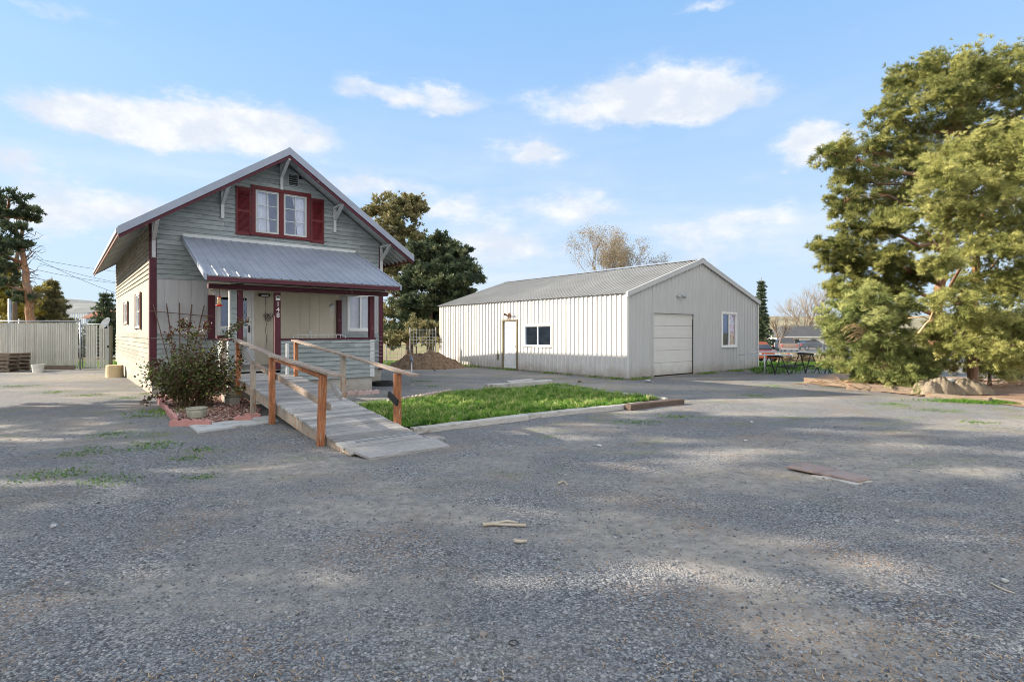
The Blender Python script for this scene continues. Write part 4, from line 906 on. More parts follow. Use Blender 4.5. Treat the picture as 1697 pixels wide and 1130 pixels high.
mb=MB(); mb.box(.0,GD[0]-.02,.01,.2,-.1,.09); mb.box(GD[1]+.02,SW_,.01,.2,-.1,.09); mb.box(.01,.2,.2,SL,-.1,.09); mb.box(SW_-.2,SW_-.01,.2,SL,-.1,.09); mb.box(.2,SW_-.2,.2,SL-.1,-.1,.02); mb.box(GD[0]-.02,GD[1]+.02,.0,.2,-.1,.02); mb.build('slab',m_conc,shed)
n=.30
for sgn in (-1,1):
    xe=SW_/2+sgn*(SW_/2+.10); slen=SW_/2+.10
    def mp(u,v,d,sgn=sgn,slen=slen): x=SW_/2+sgn*v*slen; return (x,u,SE+SP*SW_/2-SP*abs(x-SW_/2)+d)
    mb=MB(); ribbed(mb,mp,-.06,SL+.06,0,1,pitch=.2286,hgt=.03,rw=.045); mb.build('roof',m_shedr,shed)
    z0=SE+SP*SW_/2; ze=z0-SP*slen
    mb=MB(); mb.hexa([(SW_/2,-.10,z0+.045),(SW_/2,-.03,z0+.045),(SW_/2,-.03,z0-.15),(SW_/2,-.10,z0-.15)],[(xe,-.10,ze+.045),(xe,-.03,ze+.045),(xe,-.03,ze-.13),(xe,-.10,ze-.13)]); mb.build('rake_trim',m_shedg,shed)
mb=MB(); mb.hexa([(SW_/2-.2,-.11,z0-.2*SP+.04),(SW_/2,-.11,z0+.06),(SW_/2+.2,-.11,z0-.2*SP+.04),(SW_/2,-.11,z0+.045)],[(SW_/2-.2,SL+.1,z0-.2*SP+.04),(SW_/2,SL+.1,z0+.06),(SW_/2+.2,SL+.1,z0-.2*SP+.04),(SW_/2,SL+.1,z0+.045)]); mb.build('ridge_cap',m_galv,shed)
mb=MB(); mb.box(-.045,.06,-.036,-.026,.05,SE-.04); mb.box(-.045,-.035,-.026,.06,.05,SE-.05); mb.box(SW_-.06,SW_+.04,-.036,-.026,.05,SE-.04); mb.build('corner_trim',m_shedw,shed)
def bx(mb,mp,a,b,c,d_,e,f): mb.hexa([mp(a,c,e),mp(b,c,e),mp(b,d_,e),mp(a,d_,e)],[mp(a,c,f),mp(b,c,f),mp(b,d_,f),mp(a,d_,f)])
# garage door
a,b,c,d_=GD; mb=MB(); nsec=5
for i in range(nsec):
    z0=c+.03+(d_-c-.03)*i/nsec; z1=c+.03+(d_-c-.03)*(i+1)/nsec-.008; bx(mb,gf,a+.05,b-.05,z0,z1,-.10,-.05)
    for k in range(2):
        u0=a+.12+(b-a-.24)*k/2; bx(mb,gf,u0+.03,u0+(b-a-.24)/2-.03,z0+.10,z0+.108,-.052,-.046); bx(mb,gf,u0+.03,u0+(b-a-.24)/2-.03,z1-.108,z1-.10,-.052,-.046)
gd=mb.build('garage_door',m_gdoor,shed,bevel=.004)
mb=MB(); bx(mb,gf,b-.06,b-.035,c,d_-.2,-.12,-.03); mb.build('door_gap',m_blk,gd)
mb=MB(); bx(mb,gf,a-.03,a+.06,0.02,d_,-.16,.026); bx(mb,gf,b-.03,b+.06,.02,d_,-.16,.026); bx(mb,gf,a-.03,b+.06,d_,d_+.07,-.16,.028); mb.build('garage_door_frame',m_shedg,shed)
mb=MB(); bx(mb,gf,b+.06,b+.17,.06,d_+.02,.0,.024); mb.build('frame_trim',m_shedg,shed)
# gable window
f,(wa,wb,wc,wd)=win_unit(shed,gf,*GW,m_white,m_white,cols=1,rows=1,fw=.07,depth=.05,sash=.03,glassm=MATS['low_sheen_glass'])
mb=MB(); bx(mb,gf,(wa+wb)/2-.03,(wa+wb)/2+.03,wc,wd,-.02,.02); mb.build('sash',m_white,f)
mm=mat('painted_red_reflection',[(.50,.04,.04),(.75,.22,.16),(.85,.74,.60),(.80,.72,.58),(.35,.24,.14)],scale=4.5,rough=.9,bump=.05)  # red and cream reflection in the pane, painted as a pattern
curtain(f,gf,(wa+wb)/2+.02,wb,(wa+wb)/2+.02,wb,wc,wd,d=-.06,waves=4,mt=mm); dark_room(shed,gf,*GW,depth=1.0)  # sheet added behind the right pane to carry the painted reflection
# side window
f,(wa,wb,wc,wd)=win_unit(shed,lf,*LW,m_white,m_white,cols=1,rows=1,fw=.06,depth=.05,sash=.03,glassm=m_glassd)
mb=MB(); bx(mb,lf,(wa+wb)/2-.025,(wa+wb)/2+.025,wc,wd,-.02,.02); mb.build('sash',m_white,f)
mb=MB(); bx(mb,lf,wa-.3,wb+.3,wc-.3,wd+.3,-1.2,-1.18); mb.build('room',mat('grey_shed_interior',[(.16,.16,.155),(.2,.2,.19)],rough=.9,bump=0),f)
mb=MB(); bx(mb,lf,wa+.05,wa+.62,wc-.02,wc+.10,-.3,-.15); mb.build('shelf_clutter',m_pale,f)
mb=MB(); mb.tube([lf(wa+.5+.2*math.cos(q),wc+.25+.2*math.sin(q),-.25) for q in [.3*k for k in range(9)]],.012,5); mb.build('hose_loop',m_trim,f)
# side door, six panels, brown frame
a,b,c,d_=PD; mb=MB(); bx(mb,lf,a-.05,a+.03,.02,d_+.0,-.1,.045); bx(mb,lf,b-.03,b+.07,.02,d_,-.1,.045); bx(mb,lf,a-.05,b+.07,d_,d_+.06,-.1,.05); bx(mb,lf,a,b,.0,.06,-.1,.05); mb.build('door_frame',m_frame,shed,bevel=.004)
mb=MB(); a+=.03;b-=.03; c=.06; bx(mb,lf,a,b,c,d_,-.06,-.02); dr=mb.build('door',m_door,shed)
mb=MB(); w2=(b-a)
for ua,ub in ((a+.10,a+w2/2-.04),(a+w2/2+.04,b-.10)):
    for za,zb in ((.22,.80),(.95,1.55),(1.66,1.90)):
        for (p,q,r_,s_) in ((ua,ub,za,za+.025),(ua,ub,zb-.025,zb),(ua,ua+.025,za+.025,zb-.025),(ub-.025,ub,za+.025,zb-.025)): bx(mb,lf,p,q,r_,s_,-.021,-.010)
        bx(mb,lf,ua+.06,ub-.06,za+.06,zb-.06,-.021,-.012)
mb.build('door_panels',m_door,dr,bevel=.003)
mb=MB(); mb.tube([lf(a+.07,1.02,-.02),lf(a+.07,1.02,.04)],[.012,.03],8); mb.build('handle',m_blk,dr)
# fixtures
l=MB(); l.box(-.06,.0,6.38,6.50,2.28,2.42); l.tube([(-.06,6.36,2.34),(-.20,6.25,2.42)],[.02,.055],7); l.tube([(-.06,6.5,2.34),(-.18,6.62,2.42)],[.02,.055],7); l.tube([(-.05,6.44,2.3),(-.1,6.46,2.18)],[.03,.015],6); l.build('flood_light',m_brown,shed)
l=MB(); l.box(2.83,2.92,-.06,-.02,2.93,3.01); l.tube([(2.87,-.04,2.96),(2.98,-.10,2.98)],[.02,.02],6); l.tube([(2.96,-.14,2.99),(3.12,-.18,2.97)],[.05,.075],10); l.build('wall_lamp',m_galv,shed)
l=MB(); l.box(-.05,.0,7.22,7.32,.42,.66); l.tube([(-.03,7.27,.66),(-.03,7.27,.86)],.012,5); l.build('meter_box',m_frame,shed)
# ------------------------------------------------------------------ ground
def sm(a,b,x):
    t=np.clip((x-a)/(b-a),0,1); return t*t*(3-2*t)
def gz(X,Y):
    X=np.asarray(X,float); Y=np.asarray(Y,float)
    z=-.72*sm(25,46,Y)-.25*sm(46,85,Y)
    near=np.clip(1-Y/30,0,1)
    return z+near*.012*np.sin(X*3.1+.8*np.sin(Y*1.9))*np.sin(Y*4.3+1.2*np.sin(X*1.3))+near*(.012*np.sin(X*.9+1.3*np.sin(Y*.6))*np.sin(Y*.8+.5)+.007*np.sin(X*2.3+Y*1.1))
gx=np.concatenate([-np.geomspace(6000,45,22),np.linspace(-42,-13,70),np.linspace(-12.8,13,200),np.linspace(13.5,42,70),np.geomspace(45,6000,22)])
gy=np.concatenate([[-40,-20,-8,-3],np.linspace(0,16,150),np.linspace(16.3,50,110),np.geomspace(52,6500,40)])
XX,YY=np.meshgrid(gx,gy); ZZ=gz(XX,YY); nx_,ny_=len(gx),len(gy)
idx=np.arange(nx_*ny_).reshape(ny_,nx_); q=np.stack([idx[:-1,:-1],idx[:-1,1:],idx[1:,1:],idx[1:,:-1]],-1).reshape(-1,4)
g=finish('gravel_ground',np.stack([XX,YY,ZZ],-1).reshape(-1,3),q,[4]*len(q),m_ground,smooth=True); g['kind']='structure'
def gzf(x,y): return float(gz(x,y))
# loose stones of the gravel, as one mass
def ico():
    p=(1+5**.5)/2; v=np.array([(-1,p,0),(1,p,0),(-1,-p,0),(1,-p,0),(0,-1,p),(0,1,p),(0,-1,-p),(0,1,-p),(p,0,-1),(p,0,1),(-p,0,-1),(-p,0,1)],float); v/=np.linalg.norm(v[0])
    f=np.array([(0,11,5),(0,5,1),(0,1,7),(0,7,10),(0,10,11),(1,5,9),(5,11,4),(11,10,2),(10,7,6),(7,1,8),(3,9,4),(3,4,2),(3,2,6),(3,6,8),(3,8,9),(4,9,5),(2,4,11),(6,2,10),(8,6,7),(9,8,1)]); return v,f
iv,if_=ico(); iv=iv*np.array([1,.75,.55]); iv+=rng.normal(size=iv.shape)*.12
def vnoise(x,y,s,seed=0):
    v=0
    r=np.random.default_rng(seed)
    for k in range(5):
        a=r.uniform(0,6.28); f=s*(1.7**k)*r.uniform(.8,1.2); v=v+np.sin((x*math.cos(a)+y*math.sin(a))*f+r.uniform(0,6.28)+1.5*np.sin((x*math.sin(a)-y*math.cos(a))*f*.7))*.75**k
    return v
n=30000; Y=2.3+8.0*rng.uniform(0,1,n)**1.9; X=rng.uniform(-1,1,n)*Y*1.0
dirt=vnoise(X,Y,.9,5); keep=(dirt+rng.normal(size=n)*.9)<.9; X=X[keep];Y=Y[keep]
V,Fc=scatter(iv,if_,np.stack([X,Y,gz(X,Y)+.002],-1),rng.normal(size=(len(X),3))*.25+[0,0,1],np.clip(rng.lognormal(-4.85,.36,len(X)),.004,.018))
n=600; Yb_=2.3+9*rng.uniform(0,1,n)**1.4; Xb_=rng.uniform(-1,1,n)*Yb_
Vb,Fb=scatter(iv,if_,np.stack([Xb_,Yb_,gz(Xb_,Yb_)+.004],-1),rng.normal(size=(n,3))*.25+[0,0,1],np.clip(rng.lognormal(-4.2,.3,n),.012,.032)); Fb=Fb+len(V); V=np.concatenate([V,Vb]); Fc=np.concatenate([Fc,Fb])
o=finish('gravel_stones',V,Fc,[3]*len(Fc),m_stone,None,np.repeat(rng.uniform(-1,.75,len(X)+n),len(if_)),smooth=False); tag(o,'loose grey gravel stones spread over the yard','gravel',kind='stuff')
# dry needles and twigs
n=8000; Y=2.4+11*rng.uniform(0,1,n)**1.6; X=rng.uniform(-1,1,n)*Y*1.0; k=(vnoise(X,Y,1.1,9)+rng.normal(size=n)*.7)>.8; X=X[k];Y=Y[k]
tv=np.array([[-.05,-.5,0],[.05,-.5,0],[.09,0,.14],[-.0,0,.14],[.02,.5,.02],[-.05,.5,.02]]); tf=np.array([[0,1,2,3],[3,2,4,5]])
ang=rng.uniform(0,6.28,len(X)); c,s=np.cos(ang),np.sin(ang); L_=rng.uniform(.02,.075,len(X))*rng.uniform(.5,1,len(X))
V=np.stack([tv[None,:,0]*.025*c[:,None]*2-tv[None,:,1]*L_[:,None]*s[:,None],tv[None,:,0]*.025*s[:,None]*2+tv[None,:,1]*L_[:,None]*c[:,None],tv[None,:,2]*.06+.006+np.zeros((len(X),1))],-1)+np.stack([X,Y,gz(X,Y)],-1)[:,None,:]
Fc=(tf[None]+(np.arange(len(X))*6)[:,None,None]).reshape(-1,4)
o=finish('needle_litter',V.reshape(-1,3),Fc,[4]*len(Fc),m_litter,None,rng.uniform(-1,1,len(Fc))); tag(o,'dry brown pine needles strewn over the gravel','pine needles',kind='stuff')
# ------------------------------------------------------------------ grass
def blades(name,X,Y,Z,h,w,mt,label,cat,tint,parent=None,bend=.5):
    n=len(X); a=rng.uniform(0,6.28,n); c,s=np.cos(a),np.sin(a); bx_=rng.normal(size=(n,2))*bend*h[:,None]
    base=np.stack([X,Y,Z],-1); p=np.stack([c*w,s*w,np.zeros(n)],-1); up=np.stack([bx_[:,0]*.4,bx_[:,1]*.4,h*.6],-1); tip=np.stack([bx_[:,0],bx_[:,1],h],-1)
    V=np.stack([base-p,base+p,base+up+p*.7,base+up-p*.7,base+tip],1).reshape(-1,3)
    i=np.arange(n)*5; quad=np.stack([i,i+1,i+2,i+3],-1); tri=np.stack([i+3,i+2,i+4],-1)
    loops=np.concatenate([quad.ravel(),tri.ravel()]); cnt=[4]*n+[3]*n
    o=finish(name,V,loops,cnt,mt,parent,np.concatenate([tint,tint])); return tag(o,label,cat,kind='stuff')
def inpoly(X,Y,P):
    r=np.zeros(len(X),bool); n=len(P)
    for i in range(n):
        x1,y1=P[i];x2,y2=P[(i+1)%n]; c=((y1>Y)!=(y2>Y))&(X<(x2-x1)*(Y-y1)/(y2-y1+1e-12)+x1); r^=c
    return r
def poly_sheet(name,P,z,mt,kind='structure',thick=None,sub=0):
    mb=MB(); 
    if thick: mb.hexa([(x,y,z-thick) for x,y in P],[(x,y,z) for x,y in P])
    else: mb.add([(x,y,z) for x,y in P],[tuple(range(len(P)))])
    o=mb.build(name,mt); 
    if kind: o['kind']=kind
    return o
LP=[tuple(GR(*p).xy) for p in ((686,711),(780,699),(870,690),(1000,676),(1092,663),(1010,653),(925,640),(860,645),(800,649),(742,653),(700,662),(655,668),(600,672),(568,683),(600,697),(640,706))]
poly_sheet('lawn_soil',LP,.03,m_turf)
n=52000; xs=[p[0] for p in LP]; ys=[p[1] for p in LP]
X=rng.uniform(min(xs)-.1,max(xs)+.1,n*2); Y=rng.uniform(min(ys)-.1,max(ys)+.1,n*2); k=inpoly(X,Y,LP); X=X[k][:n];Y=Y[k][:n]
cl=vnoise(X,Y,2.6,3); cl=(cl-cl.min())/(cl.max()-cl.min())
cl2=vnoise(X,Y,9,8); cl2=(cl2-cl2.min())/(cl2.max()-cl2.min()); h=.72*(.02+.12*cl*rng.uniform(.4,1.3,len(X))+.26*np.clip(cl2-.45,0,1))*np.where(rng.uniform(size=len(X))<.03,1.5,1); blades('lawn_grass',X,Y,np.full(len(X),.03),h,rng.uniform(.004,.009,len(X)),m_grass,'bright green uneven grass of the small lawn beside the ramp','grass',np.clip(cl2*2.6-1.5+cl*.3+np.where(rng.uniform(size=len(X))<.03,1.2,0)+rng.normal(size=len(X))*.3,-1,1),bend=.6)  # clump shadows are put into the blade tint, darker in the low spots
def patch(name,label,cx,cy,rx,ry,n,h0,tb=0,mt=None,ang=0):
    r=rng.normal(size=(n,2))*.5; X=r[:,0]*rx;Y=r[:,1]*ry; X,Y=cx+X*math.cos(ang)-Y*math.sin(ang),cy+X*math.sin(ang)+Y*math.cos(ang)
    blades(name,X,Y,gz(X,Y),rng.uniform(.4,1.2,n)*h0,rng.uniform(.003,.007,n),mt or m_grass,label,'grass',np.clip(rng.normal(size=n)*.4+tb,-1,1),bend=.8)
pos=GR(1640,668); patch('grass','green grass strip along the edge of the gravel right of the canvas heap',pos.x+.3,pos.y+.0,1.3,.35,5000,.07,-.1,ang=-.2)
pos=GR(1240,610); 
X=rng.uniform(9.5,17,9000);Y=rng.uniform(21.5,31,9000); k=(vnoise(X,Y,1,4)>-1)&(X>9.2+(Y-20)*.25); X=X[k];Y=Y[k]
blades('grass',X,Y,gz(X,Y),rng.uniform(.06,.22,len(X)),rng.uniform(.006,.014,len(X)),m_grass,'green grass around the sawhorses at the far end of the yard','grass',np.clip(rng.normal(size=len(X))*.4-.2,-1,1))
X=rng.uniform(-9,0,9000);Y=rng.uniform(25.5,38,9000)
blades('grass',X,Y,gz(X,Y),rng.uniform(.08,.25,len(X)),rng.uniform(.008,.016,len(X)),m_grass,'bright green grass behind the dirt mound','grass',np.clip(rng.normal(size=len(X))*.4+.2,-1,1))
X=rng.uniform(-26,-15,5000);Y=rng.uniform(24.6,30,5000)
blades('grass',X,Y,gz(X,Y),rng.uniform(.08,.3,len(X)),rng.uniform(.008,.016,len(X)),m_grass,'green grass showing through the gate beyond the slatted fence','grass',np.clip(rng.normal(size=len(X))*.4+.2,-1,1))
# weeds at the foot of the shed walls
dd=rng.uniform(0,12.2,2600); dd=dd[(np.sin(dd*2.1)+np.sin(dd*5.3)+rng.normal(size=len(dd))*.6)>.5]; of=np.abs(rng.normal(size=len(dd)))*.12+.03
A1=np.stack([SO.x-.6252*dd-.7804*of,SO.y+.7804*dd-.6252*of],-1); gg_=rng.uniform(0,8.9,2200); gg_=gg_[((gg_<1.2)|(gg_>4.1))&((np.sin(gg_*3)+rng.normal(size=len(gg_))*.6)>.2)]; of=np.abs(rng.normal(size=len(gg_)))*.14+.03
A1=np.concatenate([A1,np.stack([SO.x+.7804*gg_+.6252*of,SO.y+.6252*gg_-.7804*of],-1)])
blades('wall_weeds',A1[:,0],A1[:,1],gz(A1[:,0],A1[:,1]),rng.uniform(.03,.12,len(A1)),rng.uniform(.005,.010,len(A1)),m_grass,'thin green weeds along the foot of the shed walls','weeds',np.clip(rng.normal(size=len(A1))*.6+.2,-1,1),bend=.8)
# little weeds in the gravel left of the flower bed
ws=[]
for px,py,s in ((250,652,.5),(300,660,.3),(150,655,.6),(190,720,.5),(260,735,.4),(245,742,.5),(140,750,.5),(110,785,.5),(180,795,.45),(330,745,.3),(310,760,.3),(90,650,.6),(335,790,.25),(1280,640,.7),(1250,655,.5),(1480,670,.6),(1550,680,.6),(1060,700,.5),(1120,690,.5),(905,640,.5),(860,636,.5),(235,690,.4),(210,660,.4),(60,790,.4),(30,640,.7),(1620,700,.4),(700,632,.5),(720,640,.4)):
    p=GR(px,py); m_=int(520*s); r=rng.normal(size=(m_,2))*s*.42; ws.append(np.stack([p.x+r[:,0],p.y+r[:,1]*.8],-1))
ws=np.concatenate(ws); blades('weeds',ws[:,0],ws[:,1],gz(ws[:,0],ws[:,1]),rng.uniform(.006,.024,len(ws)),rng.uniform(.004,.009,len(ws)),m_grass,'low green weeds sprouting through the gravel','weeds',np.clip(rng.normal(size=len(ws))*.5-.1,-1,1),bend=1.2)
# ------------------------------------------------------------------ timbers and kerbs
def log_beam(name,p0,p1,w,h,mt,label,cat,group=None,z=0,roll=0):
    p0=Vector((p0[0],p0[1],0));p1=Vector((p1[0],p1[1],0)); d=p1-p0; L=d.length; o_=empty
    mb=MB(); n=max(3,int(L/.35))
    def sec(t):
        x=L*t; j=lambda:random.uniform(-.008,.008)
        return [(x,-w/2+j(),j()*.3-.01),(x,w/2+j(),j()*.3-.01),(x,w/2+j(),h+j()),(x,w*.3,h+.01+j()),(x,-w*.3,h+.01+j()),(x,-w/2+j(),h+j())]
    S=[sec(i/n) for i in range(n+1)]; k=len(S[0])
    for s_ in S: mb.v+=s_
    for i in range(n):
        for a in range(k): mb.f.append([i*k+a,i*k+(a+1)%k,(i+1)*k+(a+1)%k,(i+1)*k+a]); mb.t.append(0)
    mb.f.append(list(range(k))[::-1]); mb.t.append(0); mb.f.append([n*k+a for a in range(k)]); mb.t.append(0)
    o=mb.build(name,mt,None,bevel=.008); o.location=(p0.x,p0.y,z); o.rotation_euler=(roll,0,math.atan2(d.y,d.x)); return tag(o,label,cat,group)
gp=lambda px,py:tuple(GR(px,py).xy)
log_beam('landscape_timber',gp(683,718),gp(872,695),.17,.09,m_timberg,'pale weathered timber edging the lawn nearest the foot of the ramp','timber','timbers round the lawn')
log_beam('landscape_timber',gp(873,694),gp(1090,671),.15,.09,m_timberg,'grey timber continuing the front edge of the lawn to the right','timber','timbers round the lawn')
log_beam('landscape_timber',gp(1040,679),gp(1129,669),.19,.11,m_dkwood,'dark rotten timber at the right tip of the lawn','timber','timbers round the lawn')
log_beam('landscape_timber',gp(915,643),gp(1105,664),.12,.07,m_timberg,'thin pale timber along the rear right side of the lawn','timber','timbers round the lawn')
log_beam('landscape_timber',gp(806,647),gp(912,638),.2,.16,m_timberg,'thick grey beam at the back of the lawn in front of the shed','timber','timbers round the lawn')
log_beam('landscape_timber',gp(1336,634),gp(1430,645),.2,.16,m_timber,'brown timber at the yard edge nearest the sawhorses','timber','timbers under the right pines')
log_beam('landscape_timber',gp(1405,645),gp(1536,655),.24,.18,m_timber,'thick cracked brown timber under the bushy pine','timber','timbers under the right pines')
log_beam('landscape_timber',gp(1536,658),gp(1642,668),.18,.11,m_timber,'low timber in front of the canvas heap','timber','timbers under the right pines')
log_beam('landscape_timber',gp(1640,664),gp(1720,674),.18,.10,m_timber,'timber running out to the right behind the grass strip','timber','timbers under the right pines')
# scalloped edging blocks
def scallop(L=.30,h=.12,w=.06,mt=None):
    mb=MB(); n=12; top=[]
    for i in range(n+1): x=-L/2+L*i/n; top.append((x,h-.035*abs(math.cos(math.pi*i/n*2))**1.5))
    P=[(-L/2,-.02)]+[(L/2,-.02)]+top[::-1]
    mb.hexa([(x,-w/2,z) for x,z in P],[(x,w/2,z) for x,z in P]); return mb.build('edging_block',mt or m_pink,None,bevel=.006)
sc=scallop(); scw=scallop(mt=m_pinkw); used={id(sc):0,id(scw):0}
def place_sc(px,py,ang,label,src,tilt=0,group='scalloped edging blocks'):
    o=src if not used[id(src)] else src.copy()
    if used[id(src)]: COL.objects.link(o)
    used[id(src)]=1; p=GR(px,py); o.location=(p.x,p.y,gzf(p.x,p.y)); o.rotation_euler=(tilt,0,ang); tag(o,label,'edging block',group)
names=['rearmost','second from the rear','third from the rear','fourth from the rear','fifth from the rear','sixth from the rear','seventh from the rear','eighth from the rear']
a0=GR(262,667);a1=GR(291,700)
dv=(a1-a0); nb=int(dv.length/.31)
for i in range(nb):
    p=a0.lerp(a1,(i+.5)/nb); px=CX+F*p.x/p.y; py=HY+F*CAMH/p.y; place_sc(px,py,math.atan2(dv.y,dv.x)+random.uniform(-.08,.08),'pink scalloped block of the slanting flower bed side, %s'%names[min(i,7)],sc,random.uniform(-.15,.1))
b0=GR(292,706);b1=GR(352,706)
for i,nm in enumerate(('left end','middle','right end')):
    p=b0.lerp(b1,(i+.2)/3); px=CX+F*p.x/p.y; py=HY+F*CAMH/p.y; place_sc(px,py,random.uniform(-.05,.05),'deep pink scalloped block in front of the pot, %s of three'%nm,sc,random.uniform(-.1,.1))
for i,(px,py,nm) in enumerate(((403,699,'left one of the pair beside the ramp post'),(418,694,'right one of the pair beside the ramp post'))): place_sc(px,py,.35,'pink scalloped block, '+nm,sc)
for i,(px,py,nm) in enumerate(((585,654,'left'),(603,654,'middle'),(619,653,'right'))): place_sc(px,py,.5+random.uniform(-.1,.1),'faded pink block at the porch foundation, %s one of three'%nm,scw,.1)
c0=GR(640,672);c1=GR(748,651); nc=9
for i in range(nc):
    p=c0.lerp(c1,(i+.5)/nc); px=CX+F*p.x/p.y; py=HY+F*CAMH/p.y; place_sc(px,py,math.atan2((c1-c0).y,(c1-c0).x),'faded pink block in the row behind the lawn, number %s from the ramp'%('one','two','three','four','five','six','seven','eight','nine')[i],scw,random.uniform(-.2,.2))
# walkway slab, flower bed
poly_sheet('concrete_path',[tuple(GR(*p).xy) for p in ((314,708),(327,718),(380,711),(462,701),(450,690),(390,699))],.035,m_conc2,thick=.06)
bed=[tuple(GR(*p).xy) for p in ((266,664),(292,702),(350,703),(425,692),(432,678),(405,660),(380,652),(250,650))]
poly_sheet('flower_bed_soil',bed,.02,m_mulch)
X=rng.uniform(-8.6,-4.6,4000);Y=rng.uniform(9.6,13.5,4000);k=inpoly(X,Y,bed);X=X[k];Y=Y[k]
V,Fc=scatter(iv*np.array([1.6,.7,.3]),if_,np.stack([X,Y,np.full(len(X),.028)],-1),rng.normal(size=(len(X),3))*.5+[0,0,1],rng.uniform(.015,.045,len(X)))
o=finish('bark_mulch',V,Fc,[3]*len(Fc),mat('mulch_chips',[(1,1,1),(1,1,1)],rough=.9,bump=0,tramp=[(.12,.06,.045),(.30,.16,.13),(.45,.36,.32)]),None,np.repeat(rng.uniform(-1,1,len(X)),len(if_))); tag(o,'reddish bark mulch in the flower bed','mulch',kind='stuff')
p=GR(300,682); patch('grass','patch of green grass in the flower bed behind the pot',p.x,p.y,.8,.5,1500,.05,.2)
# pot
p=GR(326,694); o=MB().lathe([(.11,0),(.15,.04),(.17,.14),(.165,.19),(.18,.19),(.18,.215),(.155,.215),(.15,.17),(.0,.16)],n=28).build('plant_pot',mat('speckled_stoneware',[(.25,.26,.20),(.42,.40,.32)],scale=14,bump=.1,rough=.5),None,smooth=False,bevel=.003); o.location=(p.x,p.y,0); o.scale=(1,1,1); tag(o,'speckled grey green round plant pot in the flower bed','plant pot')
# trellis leaning on the wall
t=empty('trellis',hw(.62,-.22,.35),HA,'dark wooden fan trellis leaning on the white wall panel behind the bush','trellis')
mb=MB()
for k in range(5):
    u=(k-2); mb.beam((u*.07,-.02,.0),(u*.29,.10,2.05-.03*abs(u)),.028,.02)
mb.build('fan_slats',m_brown if False else mat('dark_slat_wood',[(.09,.06,.045),(.16,.11,.08)],scale=6,bump=.2),t)
mb=MB(); mb.beam((-.66,.055,1.82),(.80,.055,1.70),.03,.02); mb.build('cross_bar',MATS['dark_slat_wood'],t); mb=MB(); mb.beam((-.46,-.005,1.22),(.50,-.005,1.18),.03,.02); mb.build('cross_bar',MATS['dark_slat_wood'],t)
# the rambling bush
def make_bush(name,label,base,R_,H,stems,leaves,size,lm,sm_,extra=(),hgt=None):
    root=empty(name,base,0,label,'bush'); sb=MB(); P=[];D=[];T=[]
    for i in range(stems):
        a=random.uniform(0,6.283); sp=random.uniform(.15,1.0); hh=H*random.uniform(.45,1)*(1.0-.35*sp); r0=random.uniform(0,.35)
        s=Vector((r0*math.cos(a),r0*math.sin(a),0)); tip=Vector((R_*sp*math.cos(a+.4),R_*sp*math.sin(a+.4)*.8,hh)); mid=s.lerp(tip,.5)+Vector((0,0,hh*.35))
        pts=[]; 
        for k in range(9): t_=k/8; pts.append(s*(1-t_)**2+mid*2*t_*(1-t_)+tip*t_**2+Vector([random.uniform(-.03,.03) for _ in range(3)]))
        sb.tube(pts,[.011*(1-.7*k/8) for k in range(9)],4,False)
        bt=random.uniform(-.6,.4)
        for k in range(int(leaves/stems)):
            t_=random.uniform(.25,1)**.8; q=pts[min(8,int(t_*8))]; P.append(tuple(q+Vector([random.gauss(0,.085) for _ in range(3)]))); D.append((random.gauss(0,1),random.gauss(0,1),random.gauss(.2,.8))); T.append(max(-1,min(1,bt+.35*(q.z/H)+random.gauss(0,.35))))
    for pts in extra:
        pts=[Vector(p) for p in pts]; sb.tube(pts,[.009]*len(pts),4,False); bt=random.uniform(-.4,.1)
        for k in range(70*(len(pts)-1)):
            i=random.randrange(len(pts)-1); q=pts[i].lerp(pts[i+1],random.random()); P.append(tuple(q+Vector([random.gauss(0,.05) for _ in range(3)]))); D.append((random.gauss(0,1),random.gauss(0,1),random.gauss(.2,.8))); T.append(max(-1,min(1,bt+random.gauss(0,.5))))
    V,Fc=scatter(LEAF[0],LEAF[1],np.array(P),np.array(D),rng.uniform(.5,1.3,len(P))*size)
    finish('foliage',V,Fc,[4]*len(Fc),lm,root,T); sb.build('stems',sm_,root); return root
bb=PT(318,680,11.9); bb.z=.02
def rel(px,py,Y): return PT(px,py,Y)-bb
make_bush('rambling_bush','large rambling bush with reddish and green leaves growing over the front wall',bb,1.05,1.5,80,8200,.064,m_leaf,m_stem,
  extra=[[rel(330,650,11.9),rel(345,590,11.9),rel(375,555,11.9),rel(395,540,11.8),rel(412,527,11.8)],[rel(300,640,12.2),rel(290,590,12.3),rel(278,560,12.5),rel(290,545,12.6)],[rel(310,640,12.2),rel(315,560,12.4),rel(300,535,12.6),rel(318,540,12.6)],[rel(330,640,12),rel(330,575,12.1),rel(340,545,12.2),rel(345,535,12.2)],
   [rel(300,660,11.7),rel(260,655,11.6),rel(235,668,11.6)],[rel(300,640,11.8),rel(270,610,11.9),rel(258,600,12)],[rel(350,650,11.6),rel(385,625,11.5),rel(400,600,11.5),rel(398,575,11.5)],[rel(330,640,11.8),rel(365,600,11.7),rel(372,560,11.7),rel(382,548,11.7)],[rel(340,655,11.5),rel(390,650,11.3),rel(402,640,11.3)],[rel(320,650,12),rel(322,600,12.2),rel(316,560,12.3),rel(330,548,12.3)],[rel(325,640,12),rel(350,600,12),rel(356,580,12)],[rel(320,640,12),rel(305,600,12),rel(300,575,12)]])
